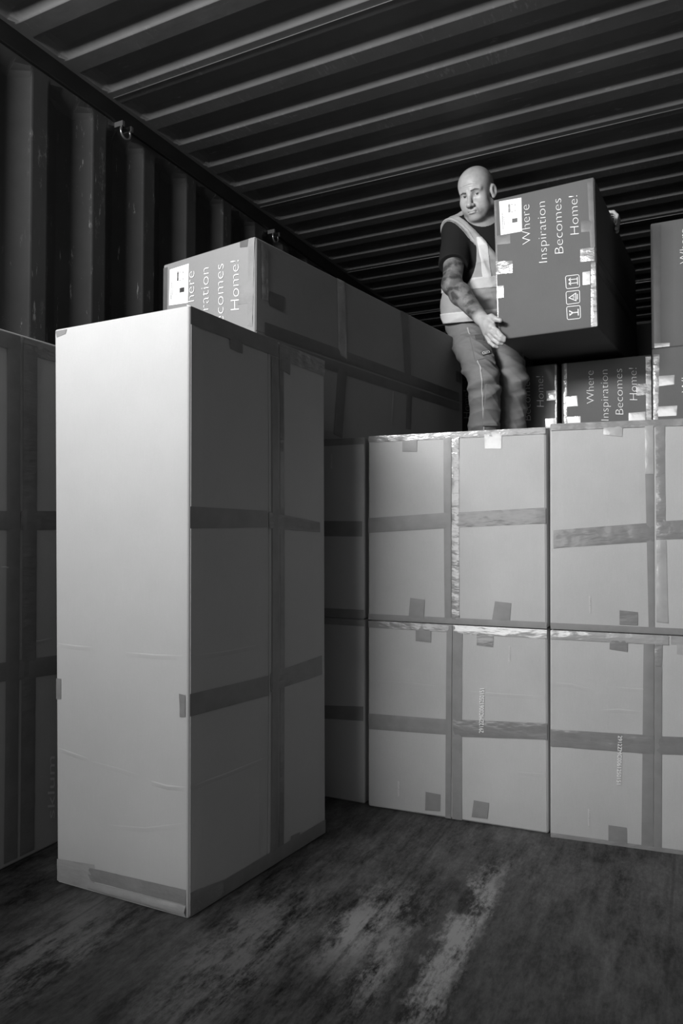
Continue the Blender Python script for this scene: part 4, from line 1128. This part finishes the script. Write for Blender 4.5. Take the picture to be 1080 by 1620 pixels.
# --- trousers
def leg_cloth(P, hp, kn, an):
    d = cone(P, hp, hp + (kn - hp) * 0.5, 0.094, 0.083)
    d = smin(d, cone(P, hp + (kn - hp) * 0.5, kn, 0.083, 0.066), 0.02)
    mid = kn + (an - kn) * 0.45
    d = smin(d, cone(P, kn, mid, 0.066, 0.064), 0.012)
    d = smin(d, cone(P, mid, an + A(0, 0, 0.01), 0.062, 0.076), 0.02)
    # bunching behind the knee and above the boot
    t, _ = seg_t(P, kn, an)
    t0, _ = seg_t(P, hp, kn)
    d = d + 0.0036 * np.exp(-((t - 0.0) / 0.22) ** 2) * np.sin(t * 34 + P[:, 0] * 40)
    d = d + 0.0040 * np.exp(-((t - 0.70) / 0.22) ** 2) * np.sin(t * 24 + P[:, 0] * 55 - P[:, 1] * 30)
    d = d + 0.0026 * np.exp(-((t0 - 0.25) / 0.3) ** 2) * np.sin(t0 * 26 - P[:, 0] * 45)
    return d
def trousers(P):
    d = ellip(P, PELV, (0.168, 0.140, 0.125), TR)
    d = smin(d, leg_cloth(P, HIP_R, KN_R, AN_R), 0.03)
    d = smin(d, leg_cloth(P, HIP_L, KN_L, AN_L), 0.015)
    d = d + creases(P, 0.0042, 5)
    d = smax(d, (P - (PELV + A(0, 0, 0.075))) @ TR[:, 2] * (1 if TR[2, 2] > 0 else -1), 0.01)
    return np.maximum(d, 1.150 - P[:, 2])
tr = sdf_mesh('trousers', trousers, (-1.13, 2.90, 1.14), (-0.58, 3.60, 2.02), 0.0042, M['trouser'], man)
# parts of the near trouser leg: thigh pocket, piping along the seam, knee pouch, patches
t_ax = frame(KN_R - HIP_R, -VF)     # along thigh, towards the viewer, sideways
def near_leg(P, off): return leg_cloth(P, HIP_R, KN_R, AN_R) + creases(P, 0.0042, 5) - off
def side_box(P, c, R, half, d):
    q = np.abs((P - c) @ R) - A(*half)
    b_ = np.maximum(q.max(1), 0) + np.minimum(q.max(1), 0)
    return np.maximum(b_, d)
sg = (1 if t_ax[:, 2] @ VR > 0 else -1)
pc = HIP_R + (KN_R - HIP_R) * 0.60 - VF * 0.07 + VR * 0.012 + A(0, 0, 0.015)
pk = sdf_mesh('thigh_pocket', lambda P: side_box(P, pc, t_ax, (0.095, 0.07, 0.045), near_leg(P, 0.008)), pc - 0.16, pc + 0.16, 0.0025, M['trouser'], tr)
pf = pc - t_ax[:, 0] * 0.055 - VR * 0.005
sdf_mesh('pocket_patch', lambda P: side_box(P, pf, t_ax, (0.018, 0.07, 0.020), near_leg(P, 0.0105)), pf - 0.09, pf + 0.09, 0.002, M['trouser_dark'], pk)
lg = pc + t_ax[:, 0] * 0.035 + VR * 0.006
BR = frame(VR * 0.93 + A(0, 0, 0.36), -VF)
bd = sdf_mesh('logo_badge', lambda P: side_box(P, lg, BR, (0.022, 0.07, 0.0105), near_leg(P, 0.0120)), lg - 0.09, lg + 0.09, 0.0014, M['trouser_dark'], pk)
def badge_ring(P):
    q = (P - lg) @ BR
    r = np.maximum(np.abs(q[:, 0]) - 0.012, 0); dd = np.sqrt(r ** 2 + q[:, 2] ** 2)
    ring = np.abs(dd - 0.0055) - 0.0014
    bar = np.maximum(np.abs(q[:, 0]) - 0.010, np.abs(q[:, 2]) - 0.0018)
    return np.maximum(np.maximum(np.minimum(ring, bar), np.abs(q[:, 1]) - 0.07), near_leg(P, 0.0140))
sdf_mesh('badge_mark', badge_ring, lg - 0.05, lg + 0.05, 0.0009, M['vest_band'], bd)
def piping(P):
    d = cone(P, HIP_R - VF * 0.095 - VR * 0.035, KN_R - VF * 0.075 - VR * 0.020, 0.004, 0.004)
    d = np.minimum(d, cone(P, KN_R - VF * 0.075 - VR * 0.020, AN_R - VF * 0.085 - VR * 0.012, 0.004, 0.004))
    sidew = np.minimum(np.abs((P - (HIP_R - VR * 0.028)) @ VR - 0.55 * 0 - np.interp(P[:, 2], [AN_R[2], KN_R[2], HIP_R[2]], [(AN_R - HIP_R) @ VR + 0.018, (KN_R - HIP_R) @ VR + 0.006, 0.0])), 1)
    front_ = (P - KN_R) @ VF + np.interp(P[:, 2], [AN_R[2], KN_R[2], HIP_R[2]], [-(AN_R - KN_R) @ VF, 0.0, -(HIP_R - KN_R) @ VF])
    return np.maximum(np.maximum(np.maximum(sidew - 0.0032, near_leg(P, 0.0030)), front_), np.maximum(P[:, 2] - 1.80, 1.22 - P[:, 2]))
sdf_mesh('seam_piping', piping, (-1.10, 2.90, 1.20), (-0.70, 3.40, 1.85), 0.0026, M['seam'], tr)
kp = KN_R - A(0, 0, 0.115) - VF * 0.06 + VR * 0.035
def pouch(P):
    d = near_leg(P, 0.009)
    return side_box(P, kp, frame(VR, -VF), (0.040, 0.08, 0.085), d)
sdf_mesh('knee_pouch', pouch, kp - 0.14, kp + 0.14, 0.0026, M['trouser'], tr)

# --- boots
for hp, kn, an in ((HIP_R, KN_R, AN_R), (HIP_L, KN_L, AN_L)):
    def boot(P):
        ft = an + A(0.042, -0.135, -0.045)
        d = smin(cone(P, an - A(-0.004, -0.012, 0.035), ft, 0.047, 0.040), cone(P, an + A(0, 0.0, 0.03), an - A(0, 0, 0.04), 0.046, 0.048), 0.02)
        d = smax(d, 1.106 - P[:, 2], 0.004)
        return d
    bt = sdf_mesh('boot', boot, an - A(0.13, 0.24, 0.10), an + A(0.15, 0.12, 0.09), 0.0035, M['boot'], man)
    def sole(P):
        ft = an + A(0.042, -0.135, -0.045)
        q = P.copy(); q[:, 2] = 1.12
        a_ = an.copy(); a_[2] = 1.12; f_ = ft.copy(); f_[2] = 1.12
        d = cone(q, a_ + A(-0.002, 0.012, 0), f_, 0.051, 0.045)
        return np.maximum(d, np.abs(P[:, 2] - 1.1105) - 0.0095)
    sdf_mesh('boot_sole', sole, an - A(0.13, 0.24, 0.10), an + A(0.15, 0.12, 0.02), 0.0035, M['boot'], bt)

# --- black T-shirt
def tee(P):
    d = torso(P, 0.010)
    hem = SH_R + (EL_R - SH_R) * 0.62
    sl = cone(P, SH_R + A(0.004, 0, 0.0), hem, 0.068, 0.066)
    aa = (EL_R - SH_R) / np.linalg.norm(EL_R - SH_R)
    sl = np.maximum(sl, (P - hem) @ aa - 0.004)
    hl_ = SH_L + (EL_L - SH_L) * 0.55
    a2 = (EL_L - SH_L) / np.linalg.norm(EL_L - SH_L)
    s2 = np.maximum(cone(P, SH_L, hl_, 0.060, 0.056), (P - hl_) @ a2)
    d = smin(d, sl, 0.015); d = smin(d, s2, 0.03)
    d = d + fold(P, 30, 26, 40, 0.0018, 4.0)
    nk = cone(P, NECK + A(0.012, -0.03, -0.012), hw((0, 0.01, -0.10)), 0.068, 0.068)
    d = smax(d, -nk, 0.006)
    return np.maximum(d, (PELV + A(0, 0, 0.02) - P) @ TR[:, 2] * (1 if TR[2, 2] > 0 else -1))
sdf_mesh('t_shirt', tee, (-1.12, 2.95, 1.80), (-0.55, 3.56, 2.42), 0.0036, M['tee'], man)

# --- sleeveless work vest, open at the neck
UPV = TR[:, 2] * (1 if TR[2, 2] > 0 else -1)
ARM_D = (EL_R - SH_R) / np.linalg.norm(EL_R - SH_R)
OUT_R = (SH_R - SH_L) / np.linalg.norm(SH_R - SH_L)
HOLE_N = OUT_R * 0.86 + ARM_D * 0.50; HOLE_N /= np.linalg.norm(HOLE_N)
def hole_plane(P): return (P - SH_R) @ HOLE_N - 0.022       # > 0 outside the armhole
def vest(P, off=0.0, noholes=False):
    d = torso(P, 0.024 + off)
    d = smin(d, cone(P, SH_R - OUT_R * 0.05 + A(0, 0, 0.005), SH_R + ARM_D * 0.05, 0.084 + off, 0.086 + off), 0.02)
    # loose hem hangs away from the hips
    d = smin(d, ellip(P, BELLY - UPV * 0.055 - TR[:, 1] * 0.01, (0.176 + off, 0.148 + off, 0.135 + off), TR), 0.04)
    q = (P - CHEST) @ TR
    run = np.sin(q[:, 0] * 70 + q[:, 2] * 26 * (1 if TR[2, 2] > 0 else -1)) * np.exp(-((P[:, 2] - 2.16) / 0.09) ** 2)
    sz = 1 if TR[2, 2] > 0 else -1
    for (x0, z0), (x1, z1), am, wd in VFOLDS:
        p2 = np.stack([q[:, 0], q[:, 2] * sz], 1); a2, b2 = A(x0, z0), A(x1, z1)
        t2 = np.clip(((p2 - a2) @ (b2 - a2)) / ((b2 - a2) @ (b2 - a2)), 0, 1)
        ds = np.linalg.norm(p2 - a2 - t2[:, None] * (b2 - a2), axis=1)
        d = d - am * np.exp(-(ds / wd) ** 2) * np.sin(np.pi * np.clip(t2, 0.03, 0.97)) ** 0.5 * (q[:, 1] > -0.05)
    d = d + 0.0030 * run * (q[:, 1] > 0) + creases(P, 0.0024, 9, 0.3)
    d = np.maximum(d, -torso(P, 0.013))                       # a shell, not a block
    # armholes
    if noholes: return d
    out = SH_R - SH_L; out /= np.linalg.norm(out)
    d = np.maximum(d, -np.maximum(cone(P, SH_R - ARM_D * 0.02, EL_R, 0.105, 0.092), -hole_plane(P)))
    d = smax(d, -cone(P, SH_L + out * 0.0 - A(0, 0, 0.02), SH_L - out * 0.3 + A(0, 0.1, -0.05), 0.075, 0.12), 0.006)
    # neck opening and the V down the front
    d = smax(d, -cone(P, NECK + A(0.012, -0.02, 0.0), hw((0, 0.02, -0.12)), 0.070, 0.080), 0.006)
    vcut = np.abs(q[:, 0] - VX) - np.clip((q[:, 2] * (1 if TR[2, 2] > 0 else -1) - VZ) * 0.75, 0.002, 1)
    d = np.maximum(d, -np.maximum(vcut, -q[:, 1] + 0.0))
    # hem
    d = np.maximum(d, (PELV - UPV * 0.000 - P) @ UPV)
    return d
VX, VZ = 0.055, -0.04
VFOLDS = [((-0.12, 0.17), (0.03, -0.03), 0.009, 0.012), ((-0.08, 0.18), (0.05, 0.0), 0.008, 0.010), ((-0.14, 0.12), (-0.02, -0.08), 0.007, 0.012),
          ((-0.16, -0.14), (0.06, -0.18), 0.007, 0.012), ((-0.17, -0.20), (-0.02, -0.16), 0.006, 0.010), ((-0.15, -0.24), (0.10, -0.21), 0.006, 0.012), ((-0.05, 0.16), (0.06, 0.05), 0.007, 0.008)]
VLO, VHI = (-1.12, 2.97, 1.78), (-0.58, 3.54, 2.42)
ve = sdf_mesh('vest', vest, VLO, VHI, 0.0034, M['vest'], man)
def band(P, lo_z, hi_z, tilt):
    q = (P - CHEST) @ TR; z = q[:, 2] * (1 if TR[2, 2] > 0 else -1) + tilt * q[:, 0]
    return np.maximum(np.maximum(vest(P, 0.003), -vest_solid(P)), np.maximum(lo_z - z, z - hi_z))
def binding(P):
    out = SH_R - SH_L; out /= np.linalg.norm(out)
    return np.maximum(np.maximum(vest(P, 0.002, True), -vest_solid(P)), np.maximum(np.abs(hole_plane(P) + 0.004) - 0.004, cone(P, SH_R - ARM_D * 0.02, EL_R, 0.104, 0.091)))
def vest_solid(P): return torso(P, 0.016)
sdf_mesh('reflective_band', lambda P: band(P, -0.120, -0.070, 0.0), VLO, VHI, 0.0032, M['vest_band'], ve)
sdf_mesh('reflective_band', lambda P: band(P, -0.262, -0.212, 0.0), VLO, VHI, 0.0032, M['vest_band'], ve)
sdf_mesh('armhole_binding', binding, VLO, VHI, 0.0030, M['seam'], ve)
def brace(P):
    q = (P - CHEST) @ TR; z = q[:, 2] * (1 if TR[2, 2] > 0 else -1)
    return np.maximum(np.maximum(vest(P, 0.0025), -vest_solid(P)), np.maximum(np.abs(q[:, 0] + 0.045 + 0.10 * z) - 0.020, np.maximum(-0.10 - z, np.maximum(z - 0.10, -q[:, 1]))))
sdf_mesh('reflective_band', brace, VLO, VHI, 0.0032, M['vest_band'], ve)
